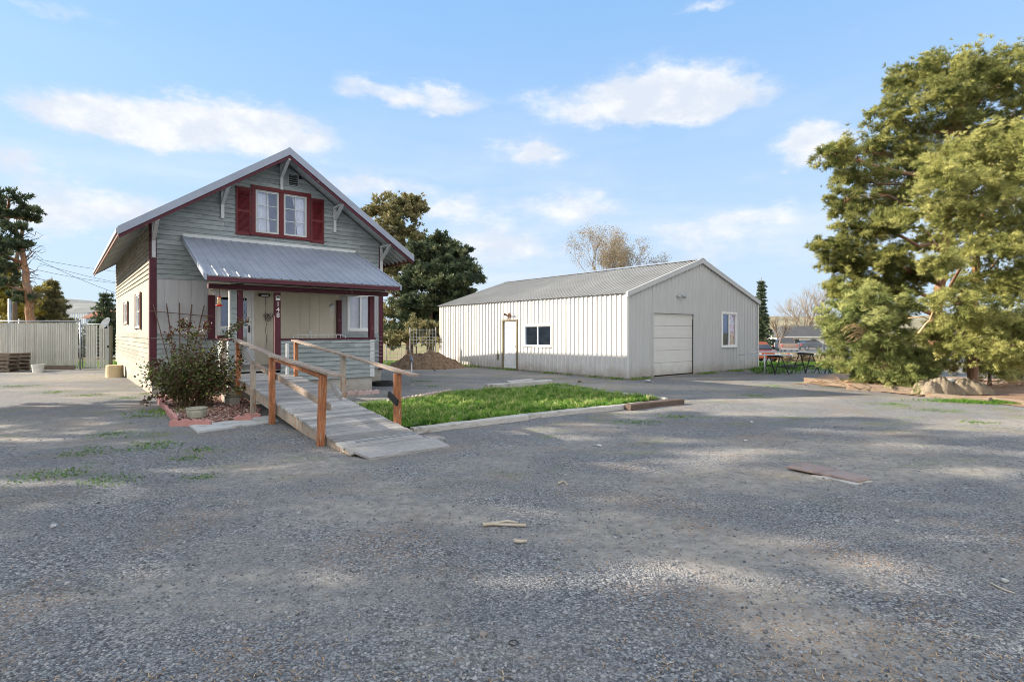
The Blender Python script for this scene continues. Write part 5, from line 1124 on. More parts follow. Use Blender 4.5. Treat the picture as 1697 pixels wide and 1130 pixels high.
# ------------------------------------------------------------------ debris on the gravel
def stick(pts,r,label,cat='stick'):
    P=[GR(*p) for p in pts]; b=P[0].copy(); mb=MB(); mb.tube([(p-b)+Vector((0,0,r*.9+gzf(p.x,p.y)+random.uniform(0,.008))) for p in P],[r*(1-.5*i/len(P)) for i in range(len(P))],6); o=mb.build('stick',m_pale if False else mat('bleached_stick',[(.36,.30,.22),(.52,.46,.37)],scale=7,bump=.2),None,smooth=True); o.location=b; return tag(o,label,cat)
stick([(800,871),(822,869),(840,866),(858,868)],.016,'upper one of two bleached sticks crossing on the gravel in the middle'); stick([(872,873),(850,872),(826,871),(812,869)],.014,'lower one of two bleached sticks crossing on the gravel in the middle')
stick([(1640,965),(1662,976),(1682,982)],.006,'thin brown stick on the gravel at the lower right'); stick([(852,897),(862,898),(873,897)],.016,'short fat piece of pale wood on the gravel in front of the crossed sticks')
stick([(925,805),(934,801),(940,806)],.012,'small bent pale stick on the gravel beyond the crossed sticks')
def flatstone(px,py,r,label,mt,h=.02,sx=1):
    p=GR(px,py); r0=r; r=r*.62
    if mt is m_white: mt=m_conc2
    q=iv/np.array([1,.75,.55]); mb=MB(); mb.add([(a*r*sx*random.uniform(.8,1.15),b*r*random.uniform(.75,1.1),max(-.4,c)*max(h,.03)*random.uniform(.6,.9)+h*.35) for a,b,c in q],[tuple(f) for f in if_]); o=mb.build('flat_stone',mt,None,bevel=.002); o.rotation_euler=(0,0,random.uniform(0,6)); o.location=(p.x,p.y,gzf(p.x,p.y)+.003); return tag(o,label,'stone')
    p=GR(px,py); mb=MB(); n=6; a=[(r*sx*math.cos(6.283*k/n+.3)*random.uniform(.8,1.15),r*math.sin(6.283*k/n+.3)*random.uniform(.8,1.15),0) for k in range(n)]; mb.hexa(a,[(x*.93,y*.93,h) for x,y,_ in a]); o=mb.build('flat_stone',mt,None,bevel=.004); o.location=(p.x,p.y,gzf(p.x,p.y)+.003); return tag(o,label,'stone')
mat('flat_grey_stone',[(.20,.17,.155),(.28,.25,.23)],scale=8,bump=.1); flatstone(800,1056,.045,'flat grey brown angular stone lying on the gravel near the bottom of the picture',MATS['flat_grey_stone'],sx=1.2); flatstone(1664,962,.04,'rounded white stone on the gravel at the lower right',m_white,.03)
flatstone(88,876,.05,'flat grey stone on the gravel at the left',m_conc2,.02,1.5); flatstone(993,739,.07,'white chip of plaster on the gravel between lawn and rust plate',m_white,.02,1.4)
for i,(px,py,s,l) in enumerate(((1075,633,.16,'white stone at the foot of the shed wall left of the garage door'),(688,706,.11,'pale stone lying on the timber at the foot of the ramp'),(960,634,.13,'dark clod lying on the ground in front of the shed window'),(1245,700,.06,'small white chip on the gravel right of the lawn'),(1235,731,.06,'thin white scrap on the gravel behind the rust plate'))):
    flatstone(px,py,s,l,m_white if 'white' in l else (m_dirt if 'dark' in l else m_conc2),s*.5,1.3)
p=GR(851,1068); o=MB().torus((0,0,.012),.024,.0028,20,6).build('wire_ring',m_blk); o.location=(p.x,p.y,.0); tag(o,'small dark wire ring lying on the gravel','ring')
P4=[GR(*q) for q in ((1303,778),(1424,803),(1444,797),(1330,771))]; c=sum(P4,Vector())/4; mb=MB(); mb.hexa([(*(p-c).xy,.006) for p in P4],[(*(p-c).xy,.03) for p in P4]); o=mb.build('rusty_plate',m_rust,None,bevel=.004); o.location=(c.x,c.y,.012); tag(o,'flat rusty steel plate lying on the gravel','metal plate')
P4=[GR(*q) for q in ((1345,789),(1418,805.5),(1446,799),(1425,797))]; mb=MB(); mb.hexa([(*(p-c).xy,-.01) for p in P4],[(*(p-c).xy,.010) for p in P4]); o2=mb.build('plank',m_timberg,None); o2.location=(c.x,c.y,.008); tag(o2,'thin grey board sticking out under the rusty plate','board')
for pts,l in (([(820,641),(895,634),(905,637),(835,645)],'thin grey board lying flat on the ground behind the lawn beam, nearer one'),([(838,633),(880,629),(886,631),(846,636)],'thin pale board lying flat near the shed door')):
    Pq=[GR(*q) for q in pts]; c=sum(Pq,Vector())/4; mb=MB(); mb.hexa([(*(p-c).xy,0) for p in Pq],[(*(p-c).xy,.03) for p in Pq]); o=mb.build('plank',m_timberg,None,bevel=.003); o.location=(c.x,c.y,.01); tag(o,l,'board')
# hydrant, hose, mound
p=GR(682,638); t=empty('yard_hydrant',p,.4,'slim grey standing water hydrant pipe beside the dirt mound','water hydrant')
mb=MB(); mb.tube([(0,0,-.1),(0,0,.78)],.022,10); mb.build('pipe',m_galv,t,smooth=True); mb=MB(); mb.box(-.035,.035,-.04,.04,.74,.86); mb.tube([(0,-.03,.80),(0,-.10,.79),(0,-.13,.74)],.018,8); mb.build('hydrant_head',mat('blue_grey_paint',[(.10,.15,.22),(.16,.22,.30)],rough=.5,bump=.05),t,bevel=.006); mb=MB(); mb.beam((0,.02,.85),(0,.10,.92),.02,.012); mb.build('handle',MATS['blue_grey_paint'],t); mb=MB(); mb.lathe([(.09,-.02),(.09,.02),(.03,.03)],n=12); mb.build('base',m_conc,t)
p=GR(618,640); t=MB()
for k in range(4): t.torus((random.uniform(-.02,.02),random.uniform(-.02,.02),.03+.028*k),.36-.02*k,.017,30,6)
o=t.build('garden_hose',m_rub,None,smooth=True); o.location=(p.x+.25,p.y+.2,0); tag(o,'black garden hose coiled on the ground by the corner of the house','hose')
c=GR(706,611); n=56; mb=MB(); rx,ry,H=1.65,1.3,.82
vs=[];
for j in range(n+1):
    for i in range(n+1):
        u=i/n*2-1;v=j/n*2-1; r=math.hypot(u,v); x=u*rx*1.15;y=v*ry*1.15
        nz=float(vnoise(np.array([x]),np.array([y]),2.2,21)[0]); f=max(0,1-r**1.25*1.02); z=H*f**.75*(1+.05*nz)-.02+ (.05*nz+random.uniform(-.045,.045)) *min(1,f*4) if f>0 else -.05
        z*= (1.0 if u<.1 else 1-.35*(u-.1)); vs.append((x,y,z))
mb.v=vs
for j in range(n):
    for i in range(n): a=j*(n+1)+i; mb.f.append([a,a+1,a+n+2,a+n+1]); mb.t.append(0)
o=mb.build('dirt_mound',m_dirt,None,smooth=False); o.location=(c.x-.1,c.y+.9,0); tag(o,'mound of loose brown dirt between the house and the shed','dirt mound')
for i,(px,py,s,l) in enumerate(((668,614,.10,'pale clod at the left foot of the dirt mound'),(720,615,.09,'pale clod at the right foot of the dirt mound'),(738,612,.08,'small clod at the far right foot of the dirt mound'))): flatstone(px,py,s,l,m_dirt,s)
# ------------------------------------------------------------------ canvas heap
c=GR(1585,655); rt=tag(empty('canvas_heap',(c.x,c.y+.12,0),.05),'crumpled beige canvas draped over a heap beside the timbers','tarpaulin')
for k,(ox,rx,ry,H) in enumerate(((-.52,.50,.34,.32),(.36,.60,.36,.27))):
    mb=MB(); n=44
    for j in range(n+1):
        for i in range(n+1):
            u=i/n*2-1;v=j/n*2-1; r=(abs(u)**2.6+abs(v)**2.6)**(1/2.6); f=max(0,1-r**5)**.8
            w1=abs(math.sin(u*4.2+2.6*v+1.3*math.sin(v*3+k)+k))**.6*.085+math.sin(u*3.1-6*v+k)*.03+.035*abs(math.sin(9*u-8*v+2*math.sin(u*3)))**.7+.02*abs(math.sin(15*u+13*v))-.05
            mb.v.append((ox+u*rx*(1+.08*math.sin(7*v)),v*ry*(1+.06*math.sin(9*u)),max(.0,H*f*(1+.15*math.sin(2.3*u+k*2)-.1*u*(1 if k else -1)))+w1*(.3+.7*f) +.02))
    for j in range(n):
        for i in range(n): a=j*(n+1)+i; mb.f.append([a,a+1,a+n+2,a+n+1]); mb.t.append(0)
    mb.build('canvas_fold',m_tarp,rt,smooth=True)
t=MB(); t.lathe([(.10,0),(.13,.02),(.13,.13),(.09,.15)],n=16); o=t.build('bundle',m_bwall,None,bevel=.01); o.location=(c.x+.0,c.y+.22,.27); tag(o,'small white rolled bundle on top of the canvas heap','bundle')
# ------------------------------------------------------------------ left yard: fence, gate, stump, bucket, pallets
FY=24.2; FT=2.13
def fx(px): return (px-CX)/F*FY
fn=empty('slatted_fence',(fx(132),FY,0),0,'tall chain link fence with pale upright privacy slats at the left of the house','fence')
x0=fx(-60)-fx(132); x1=0
mb=MB(); x=x0
while x<x1-.12:
    mb.tint=random.uniform(-1,1); lean=.02*math.sin(x*2); mb.hexa([(x,-.006,.10),(x+.062,-.006,.10),(x+.062,.006,.10),(x,.006,.10)],[(x+lean,-.006,FT-.09+random.uniform(-.02,.02)),(x+.062+lean,-.006,FT-.09),(x+.062+lean,.006,FT-.09),(x+lean,.006,FT-.09)]); x+=.080
mb.build('slats',m_slat,fn)
mb=MB(); mb.tube([(x0,0,FT),(x1,0,FT)],.024,8); mb.tube([(x0,0,.07),(x1,0,.07)],.008,6); mb.build('top_rail',m_galv,fn,smooth=True)
def mesh_wire(x0,x1,z0,z1,step,r,name,mt,parent,y=.012,square=False):
    mb=MB(); H=z1-z0
    def rib(a,b): mb.beam(a,b,r*2,r*2)
    if square:
        x=x0
        while x<=x1+1e-6: rib((x,y,z0),(x,y,z1)); x+=step
        z=z0
        while z<=z1+1e-6: rib((x0,y+.006,z),(x1,y+.006,z)); z+=step
    else:
        k=x0-H
        while k<x1:
            for s in (1,-1):
                a=k; b=k+H
                t0=max(0,(x0-a)/H); t1=min(1,(x1-a)/H)
                if t1>t0:
                    za,zb=(z0+H*t0,z0+H*t1) if s>0 else (z1-H*t0,z1-H*t1); rib((a+H*t0,y*s,za),(a+H*t1,y*s,zb))
            k+=step
    return mb.build(name,mt,parent)
mesh_wire(x0,x1,.07,FT,.16,.0035,'wire_mesh',m_galv,fn,.016)
for px in (-50,30,131.5): mb=MB(); x=fx(px)-fx(132); mb.tube([(x,.05,-.1),(x,.05,FT+.03)],.036,10); mb.lathe([(.042,0),(.03,.05),(.0,.07)],(x,.05,FT+.02),10); mb.build('post',m_galv,fn,smooth=True)
gt=empty('fence_gate',(fx(137),FY,0),0,'narrow chain link gate with slats between the fence and the house','gate')
gw_=fx(181)-fx(137); mb=MB(); mb.tube([(0,0,.08),(0,0,1.93),(.06,0,1.99),(gw_-.22,0,1.99),(gw_-.08,0,1.93),(gw_-.02,0,1.80),(gw_,0,.08),(0,0,.08)],.022,8); mb.build('gate_frame',m_galv,gt,smooth=True)
mb=MB(); x=.13
while x<gw_-.08:
    if not (.55<x/gw_<.60): mb.tint=random.uniform(-1,1); mb.box(x,x+.055,-.005,.005,.10,1.95 if x<gw_-.25 else 1.8)
    x+=.076
mb.build('slats',m_slat,gt); mesh_wire(.02,gw_-.02,.08,1.8,.16,.0035,'wire_mesh',m_galv,gt,.014)
mb=MB(); mb.box(gw_-.05,gw_+.02,-.06,-.02,.95,1.05); mb.build('latch',m_blk,gt)
o=MB().box(-.05,.05,-.05,.05,-.1,1.92).build('fence_post',m_frame,None,bevel=.005); o.location=(fx(185),FY-.05,0); tag(o,'square wooden post between the gate and the house wall','post')
log_beam('plank',(fx(75),FY-.12),(fx(128),FY-.12),.05,.17,m_timber,'brown board lying along the foot of the slatted fence','board'); log_beam('plank',(fx(29),FY-.14),(fx(55),FY-.14),.05,.26,m_timber,'short pale board on edge behind the bucket','board')
p=GR(190,625); st=empty('tree_stump',p,.3,'cut pale log stump standing by the corner of the house','stump'); mb=MB(); mb.lathe([(.285,0),(.27,.1),(.265,.40),(.25,.44),(.0,.445)],n=26); mb.build('wood',m_pale,st)
p=GR(63,617); bk=empty('bucket',p,0,'white plastic bucket at the foot of the slatted fence','bucket'); mb=MB(); mb.lathe([(.17,0),(.21,.30),(.225,.30),(.225,.325),(.20,.325),(.165,.03),(.0,.03)],n=24); mb.build('shell',m_plast,bk,smooth=False); mb=MB(); mb.tube([(.215*math.cos(a),-.05-.16*math.sin(a),.29-.10*math.sin(a)) for a in [math.pi*k/10 for k in range(11)]],.005,5); mb.build('handle',m_galv,bk)
def make_pallet():
    t=empty('pallet',(0,0,0)); mb=MB()
    for k in range(6): mb.tint=random.uniform(-1,1); x=-.6+.22*k; mb.box(x,x+.10,-.5,.5,.12,.137)
    mb.build('deck_boards',m_timber,t); mb=MB()
    for y in (-.5,-.02,.46): mb.box(-.6,.6,y,y+.04,.018,.12)
    mb.build('stringers',m_timber,t); mb=MB()
    for x in (-.6,-.05,.50): mb.tint=random.uniform(-1,1); mb.box(x,x+.10,-.5,.5,.0,.018)
    mb.build('bottom_boards',m_timber,t); return t
pb=GR(2,617); P0=make_pallet()
for i,l in enumerate(('bottom','second from the bottom','middle','second from the top','top')):
    o=P0 if i==0 else copy_tree(P0); o.location=(pb.x-.38+random.uniform(-.03,.03),pb.y+.6,.002+.155*i); o.rotation_euler=(0,0,random.uniform(-.03,.03)+math.pi/2*0); tag(o,'weathered wooden pallet, %s one of the stack by the fence'%l,'pallet','stacked pallets')
# ------------------------------------------------------------------ pines on the right
def pads(lst,Y,k=1.0,yj=1.2,v=1.25):
    out=[]
    for px,py,rx,ry in lst:
        out.append(padpx(px+random.uniform(-4,4),py,Y+random.uniform(-yj,yj),rx*k*1.08,ry*k*v))
    return out
A=[(1530,122,50,22),(1590,114,50,24),(1650,116,50,26),(1690,128,40,30),(1505,150,42,26),(1565,155,55,28),(1640,165,60,32),(1700,180,40,40),(1480,195,42,26),(1540,210,50,26),(1610,215,60,30),(1680,235,50,35),
   (1385,257,32,15),(1430,250,42,20),(1490,258,48,24),(1545,265,45,22),(1435,292,48,22),(1500,300,48,22),(1402,335,38,20),(1455,335,48,24),(1425,375,40,20),(1478,378,42,22),(1385,412,32,16),(1430,420,40,20),(1400,440,34,18),(1475,430,34,18),(1450,465,38,18),(1400,478,30,18),(1620,280,60,30),(1690,300,50,30),(1490,480,34,16),(1545,405,30,14),(1525,455,26,12)]
A2=[(px,py,rx,ry) for px,py,rx,ry in A]
bA=GR(1585,640); YA=17.5
tA=[(13.9,18.2,-.1),(13.95,18.1,2.2),tuple(PT(1568,420,17.6)),tuple(PT(1575,300,17.6)),tuple(PT(1590,190,17.6)),tuple(PT(1610,110,17.6))]
make_pine('scots_pine','tall broad pine with orange limbs and olive needles behind the others, at the right edge','tree',tA,.20,pads(A,YA,.97,v=1.1),m_ndl,m_bark,.145,sub=17,per=56,group='pines at the right of the yard',limb=.045)
B=[(1585,262,50,28),(1640,238,50,30),(1700,255,50,40),(1560,300,48,28),(1620,308,55,32),(1685,330,55,36),(1535,352,48,24),(1590,360,50,24),(1650,380,52,28),(1700,400,50,36),(1625,415,55,24),(1690,455,56,36),(1630,478,55,28),(1585,505,44,26),(1650,530,55,32),(1700,535,48,36),(1600,548,48,24),(1660,572,55,22),(1700,590,44,24),(1560,560,34,24),(1555,440,30,14),(1740,470,60,50),(1745,350,60,60),(1745,560,55,55)]
tB=[tuple(GR(1612,646)),tuple(PT(1612,560,15.4)),tuple(PT(1618,430,15.2)),tuple(PT(1635,330,15)),tuple(PT(1650,250,14.6))]
make_pine('scots_pine','nearest yellow green feathery pine reaching out of the frame at the right edge','tree',tB,.14,pads(B,13.8,.97,.9,1.1),m_ndly,m_bark,.11,sub=19,per=64,group='pines at the right of the yard',limb=.032)
C=[(1405,500,34,22),(1440,500,36,22),(1475,510,32,22),(1395,535,34,22),(1435,545,42,26),(1480,555,40,28),(1410,585,40,24),(1455,595,46,28),(1500,590,36,30),(1420,615,40,18),(1475,625,45,20),(1515,625,36,22),(1395,560,28,18),(1530,600,28,22),(1505,635,30,11)]
tC=[tuple(GR(1470,648)),tuple(PT(1462,580,15.6)),tuple(PT(1455,500,15.6))]
make_pine('young_pine','low bushy fresh green pine touching the ground beside the timbers','tree',tC,.10,pads(C,15.6,1.0,.9),m_ndlb,m_bark,.15,sub=15,per=50,group='pines at the right of the yard',limb=.035)
D_=[(1605,600,44,18),(1655,608,50,16),(1700,620,50,20),(1565,585,30,18),(1745,600,50,40)]
tD=[tuple(GR(1640,641)),tuple(PT(1640,605,16.5)),tuple(PT(1650,580,16.5))]
make_pine('low_shrub','low dusty green shrub behind the canvas heap','bush',tD,.05,pads(D_,16.6,1.0,.4),m_ndly,m_barkg,.13,sub=12,per=40,limb=.02)
# broken bare branches in the bushy pine
br=MB(); q0=PT(1408,545,14.9)
for k in range(26):
    a=PT(1440+random.uniform(-12,8),552+random.uniform(-5,5),14.9)-q0; e=PT(1388+random.uniform(0,40),548+random.uniform(-12,26),14.8)-q0; br.tube(curve_pts(a,e,random.uniform(.0,.22),5,.05),[.014,.012,.01,.008,.006,.004],4,False)
br.tube(curve_pts(PT(1452,548,15.1)-q0,PT(1410,560,14.9)-q0,.1,6,.02),[.035,.03,.028,.024,.02,.016,.01],6)
o=br.build('broken_branch',mat('peeled_branch',[(.40,.27,.14),(.55,.40,.24)],scale=6,bump=.2),None,smooth=True); o.location=q0; tag(o,'broken pale branch with bare twigs caught in the bushy pine','branch')
br=MB(); q0=PT(1545,540,13.3)
br.tube(curve_pts(PT(1522,552,13.3)-q0,PT(1546,516,13.3)-q0,-.05,6,.03),[.028,.028,.025,.025,.02,.018,.015],7); br.tube([PT(1505,527,13.4)-q0,PT(1530,525,13.4)-q0,PT(1540,530,13.4)-q0],[.016,.016,.014],6)
o=br.build('broken_branch',MATS['peeled_branch'],None,smooth=True); o.location=q0; tag(o,'curved peeled orange limb hanging in the gap between the pines','branch')
# brush under the pines
br=MB(); q0=GR(1480,650)
for k in range(150):
    x=random.uniform(-1.6,5.0); y=random.uniform(.2,1.9); L=random.uniform(.3,1.1); a=random.uniform(0,6.28); z=random.uniform(.02,.2)
    br.tube(curve_pts((x,y,z),(x+L*math.cos(a),y+L*math.sin(a)*.6,random.uniform(.02,.30)),.05,4,.03),[.010,.009,.007,.005,.003],4,False)
o=br.build('brushwood',mat('brown_brushwood',[(.24,.14,.08),(.40,.27,.16)],scale=6,bump=.1),None); o.location=(q0.x,q0.y,0); tag(o,'dead brown brushwood lying under the pines at the right','brushwood',kind='stuff')
bedR=[tuple(GR(*p).xy) for p in ((1340,636),(1440,648),(1536,658),(1640,668),(1800,690),(1900,640),(1500,622),(1380,620),(1345,628))]
poly_sheet('needle_bed',bedR,.025,mat('needle_bed',[(.16,.09,.055),(.30,.19,.12),(.40,.28,.19)],scale=12,bump=.7,dist=.02,detail=9))
# ------------------------------------------------------------------ trees behind house and shed
E=[(640,340,30,14),(680,335,25,14),(620,350,20,10),(655,358,40,16),(690,350,18,12),(640,378,34,16),(675,385,28,14),(650,408,34,16),(690,400,16,10),(640,440,28,16),(665,455,30,14),(650,480,30,14),(655,515,34,16),(690,520,30,14),(640,545,34,16),(670,550,30,14)]
tE=[(fx(0)*0+PT(678,560,36).x,36,-.5),tuple(PT(680,480,36)),tuple(PT(672,420,36)),tuple(PT(662,370,36)),tuple(PT(655,340,36))]
make_pine('background_pine','tall thin crowned pine with golden olive needles just behind the right side of the house','tree',tE,.26,pads(E,36,.85,1.2,1.0),m_ndlo,m_bark,.26,sub=13,per=34,tmpl=TUFTF,limb=.06)
G_=[(722,398,16,7),(738,410,24,8),(705,412,22,8),(760,418,18,6),(722,425,34,9),(750,432,34,8),(698,432,26,9),(770,446,24,6),(735,448,36,9),(705,452,34,9),(758,464,38,8),(782,462,14,5),(720,470,40,10),(690,475,30,9),(752,485,30,9),(722,495,42,10),(700,505,36,10),(742,508,26,9),(690,522,34,10),(722,522,34,10),(710,542,36,12),(680,500,26,9),(675,545,26,10)]
tG=[(PT(712,560,34).x,34,-.5),tuple(PT(714,480,34)),tuple(PT(722,420,34))]
make_pine('background_fir','dense dark blue green fir beside the left end of the shed','tree',tG,.24,pads(G_,34,1.0,1.3,1.15),m_ndld,m_barkg,.24,sub=15,per=40,tmpl=TUFTF,limb=.06)
H_=[(660,560,24,12),(690,555,26,13),(720,556,22,14),(640,566,18,10),(735,545,18,14),(700,540,30,10)]
make_pine('background_shrub','yellowish shrub growing behind the wire panel','bush',[(PT(690,600,29).x,29,-.4),tuple(PT(690,560,29))],.07,pads(H_,29.5,.85,.6),m_ndlo,m_barkg,.24,sub=10,per=26,tmpl=TUFTF,limb=.02)
wp=empty('wire_fence',(PT(640,0,27).x,27,gzf(0,27)),0,'rusty square wire panel fence standing behind the dirt mound','fence')
L1=(722-640)/F*27; mesh_wire(0,L1,0,.95,.19,.008,'wire_mesh',m_trim,wp,square=True); mesh_wire(L1*.48,L1,.95,1.85,.16,.008,'wire_mesh',m_trim,wp,square=True)
for x in (0,L1*.48,L1): mb=MB(); mb.tube([(x,0,-.3),(x,0,1.1 if x==0 else 1.9)],.025,6); mb.build('post',m_galv,wp)
# bare tree behind the shed
make_bare('bare_tree','leafless spreading tree with brown buds rising behind the shed roof',(PT(1025,0,42).x,42,-.7),7.9,.30,m_twig,m_bud,seed=5,stems=1,depth=6,rad=.15,fork=.25)
make_bare('bare_tree','pale many stemmed leafless tree behind the white house',(PT(1338,0,98).x,98,-1),11.8,.62,m_twig,m_bud,seed=8,stems=9,depth=4,rad=.2)
make_bare('bare_tree','small grey leafless tree left of the white house',(PT(1291,0,88).x,88,-1),5.6,.7,m_barkg,m_bud,seed=9,stems=1,depth=4,rad=.14)
make_spruce('spruce','narrow dark spruce right behind the right corner of the shed',(PT(1262,0,54).x,54,-.8),7.8,1.15,m_ndld,m_barkg,.24,whorls=20,per=5)
make_spruce('spruce','broad conical olive green spruce beyond the slatted fence',(PT(86,0,42).x,42,-.7),6.6,2.1,m_ndlo,m_barkg,.28,whorls=17,per=6)
make_spruce('spruce','dark spruce tip beyond the gate next to the house wall',(PT(176,0,50).x,50,-.7),6.2,2.6,m_ndld,m_barkg,.3,whorls=14,per=4)
# leaning pine at the left edge
I_=[(15,330,26,12),(45,350,20,10),(8,352,24,12),(50,362,14,6),(25,378,22,8),(10,400,28,16),(5,425,26,18),(30,405,16,8),(12,445,26,14),(-20,350,30,30),(-25,420,35,35),(38,492,20,7),(8,470,20,10)]
tI=[(PT(52,0,32).x,32,-.6),tuple(PT(50,530,32)),tuple(PT(46,480,32)),tuple(PT(38,420,32)),tuple(PT(28,385,32)),tuple(PT(12,370,32)),tuple(PT(14,335,32))]
lp=make_pine('leaning_pine','leaning pine with a bare reddish trunk beyond the slatted fence at the left edge','tree',tI,.24,pads(I_,32,.85,1.0,.95),m_ndld,m_bark,.25,sub=10,per=28,tmpl=TUFTF,limb=.09)
dt=MB(); b=Vector(tI[0])
for k in range(34):
    py=random.uniform(395,520); s=PT(30+(py-380)*.15,py,32)-b; e=PT(30+(py-380)*.15+random.uniform(12,42),py+random.uniform(-28,14),32+random.uniform(-1,1))-b; dt.tube(curve_pts(s,e,random.uniform(-.2,.2),5,.12),[.035,.028,.022,.016,.012,.006],4,False)
dt.build('dead_limbs',m_barkg,lp)
J_=[(10,470,30,20),(30,490,26,20),(5,500,34,24),(25,520,30,16),(-20,480,30,40)]
make_pine('willow','bright yellow green willow beyond the slatted fence at the left edge','tree',[(PT(8,0,40).x,40,-.7),tuple(PT(10,490,40))],.15,pads(J_,40,1.0,1.0),m_willow,m_barkg,.30,sub=12,per=34,tmpl=TUFTF,limb=.05)
# utility pole and lines
up=empty('utility_pole',(PT(24.5,0,36).x,36,-.6),0,'wooden utility pole with a grey transformer beyond the slatted fence','utility pole')
xt=(38-24.5)/F*36; mb=MB(); mb.tube([(0,0,0),(0,0,6.6)],[.15,.12],9); mb.build('pole',m_barkg,up); 
p2=empty('utility_pole',(PT(16,0,34).x,34,-.6),0,'thin pale metal pole beyond the slatted fence at the left edge','pole'); mb=MB(); mb.tube([(0,0,0),(0,0,4.3)],[.09,.08],8); mb.build('pole',m_galv,p2,smooth=True)
zt=CAMH-(372-HY)/F*36+.6; mb=MB(); mb.tube([(0,0,6.5),(xt,0,zt-.2),(xt,0,zt+.7)],[.12,.11,.10],8); mb.build('pole_top',m_barkg,up)
for dx in (-.12,.22): mb=MB(); mb.lathe([(.14,0),(.16,.05),(.16,.5),(.12,.58),(.0,.6)],(xt+dx,-.2,zt-.25),12); mb.build('transformer',m_galv,up,smooth=True)
mb=MB(); mb.box(xt-.5,xt+.5,-.08,0,zt+.45,zt+.55); mb.build('cross_arm',m_barkg,up)
for i,(a,b,s,l) in enumerate((((60,429,36),(300,455,70),-.4,'uppermost power line crossing left of the house'),((66,437,36),(300,478,70),-.5,'middle power line crossing left of the house'),((60,447,36),(300,470,60),-.5,'lowest power line crossing left of the house'),((62,430,36),(320,515,50),-.6,'slanting power line dropping towards the roof'),((66,486,40),(120,510,42),-.5,'short sagging wire in front of the spruce'),((140,524,60),(330,425,60),-.3,'rising wire beyond the gate'))):
    A_=PT(*a);B_=PT(*b); mb=MB(); mb.tube([p-A_ for p in curve_pts(A_,B_,s,14)],.012,4); o=mb.build('power_line',m_blk); o.location=A_; tag(o,l,'power line','power lines left of the house')
A_=PT(610,497,33);B_=PT(800,470,36); mb=MB(); mb.tube([p-A_ for p in curve_pts(A_,B_,-.35,14)],.012,4); o=mb.build('power_line',m_galv); o.location=A_; tag(o,'pale power line passing in front of the fir','power line')
# ------------------------------------------------------------------ pines outside the frame that shade the yard
def shade_pine(x,y,h,r,seed,name='tall_pine',n=12,k=.85,low=.3):
    random.seed(seed); P=[]
    for i in range(n):
        f=low+(1-low)*(i+.5)/n; z=h*f; rr=r*(1-((f-low)/(1-low))**1.8*.75)*random.uniform(.75,1.1); a=random.uniform(0,6.283); d=rr*.55
        for q in range(2):
            P.append(((x+d*math.cos(a+q*3.1),y+d*math.sin(a+q*3.1),z),(rr*.55*k,rr*.55*k,rr*.19)))
    make_pine(name,'tall pine at the left of the yard whose shade falls over the gravel','tree',[(x,y,-.1),(x+.2,y,h*.5),(x,y+.1,h*.97)],.32,P,m_ndl,m_bark,.34,sub=8,per=13,group='pines left of the yard',tmpl=TUFTF,limb=.07,twigs=False)
for a in SHADE: shade_pine(*a)
random.seed(99)
# ------------------------------------------------------------------ far right: road, cars, house, fence
mb=MB(); X0,X1=2,140
for (ya,yb) in ((40,58),): mb.add([(X0,ya,0),(X1,ya,0),(X1,yb,0),(X0,yb,0)],[(0,1,2,3)])
# road follows the ground's fall
mb=MB(); ys=np.linspace(40,62,12); 
for y in ys: mb.v+=[(X0,y,gzf(30,y)+.02),(X1,y,gzf(30,y)+.02)]
for i in range(len(ys)-1): mb.f.append([2*i,2*i+1,2*i+3,2*i+2]); mb.t.append(0)
o=mb.build('road',m_asph); o['kind']='structure'
mb=MB(); ys=np.linspace(70,86,8)
for y in ys: mb.v+=[(30,y,gzf(30,y)+.02),(75,y,gzf(30,y)+.02)]
for i in range(len(ys)-1): mb.f.append([2*i,2*i+1,2*i+3,2*i+2]); mb.t.append(0)
o=mb.build('driveway',m_asph); o['kind']='structure'
def hill(name,mt,x0,x1,y,D,prof,seed):
    n=90;m_=14; mb=MB()
    for j in range(m_+1):
        t=j/m_
        for i in range(n+1):
            x=x0+(x1-x0)*i/n; h=prof(x)*(1+.05*math.sin(x*.011+seed)+.03*math.sin(x*.037+2*seed)+.01*math.sin(x*.13)); s=math.sin(min(1,t*1.35)*math.pi/2)
            mb.v.append((x,y+D*t,-3+(h+3)*s**1.3+ (2.0*math.sin(x*.03+t*9)*s*(1-t))))
    for j in range(m_):
        for i in range(n): a=j*(n+1)+i; mb.f.append([a,a+1,a+n+2,a+n+1]); mb.t.append(0)
    o=mb.build(name,mt,smooth=True); o['kind']='structure'
hill('hills',m_hillg,-3200,-300,1500,500,lambda x:122*math.exp(-((x+2000)/1100)**2)+12,1.0)
hill('hills',m_hill,120,2600,1100,400,lambda x:43,2.3)
hill('hills',m_hill,-600,900,1700,400,lambda x:20,3.3)
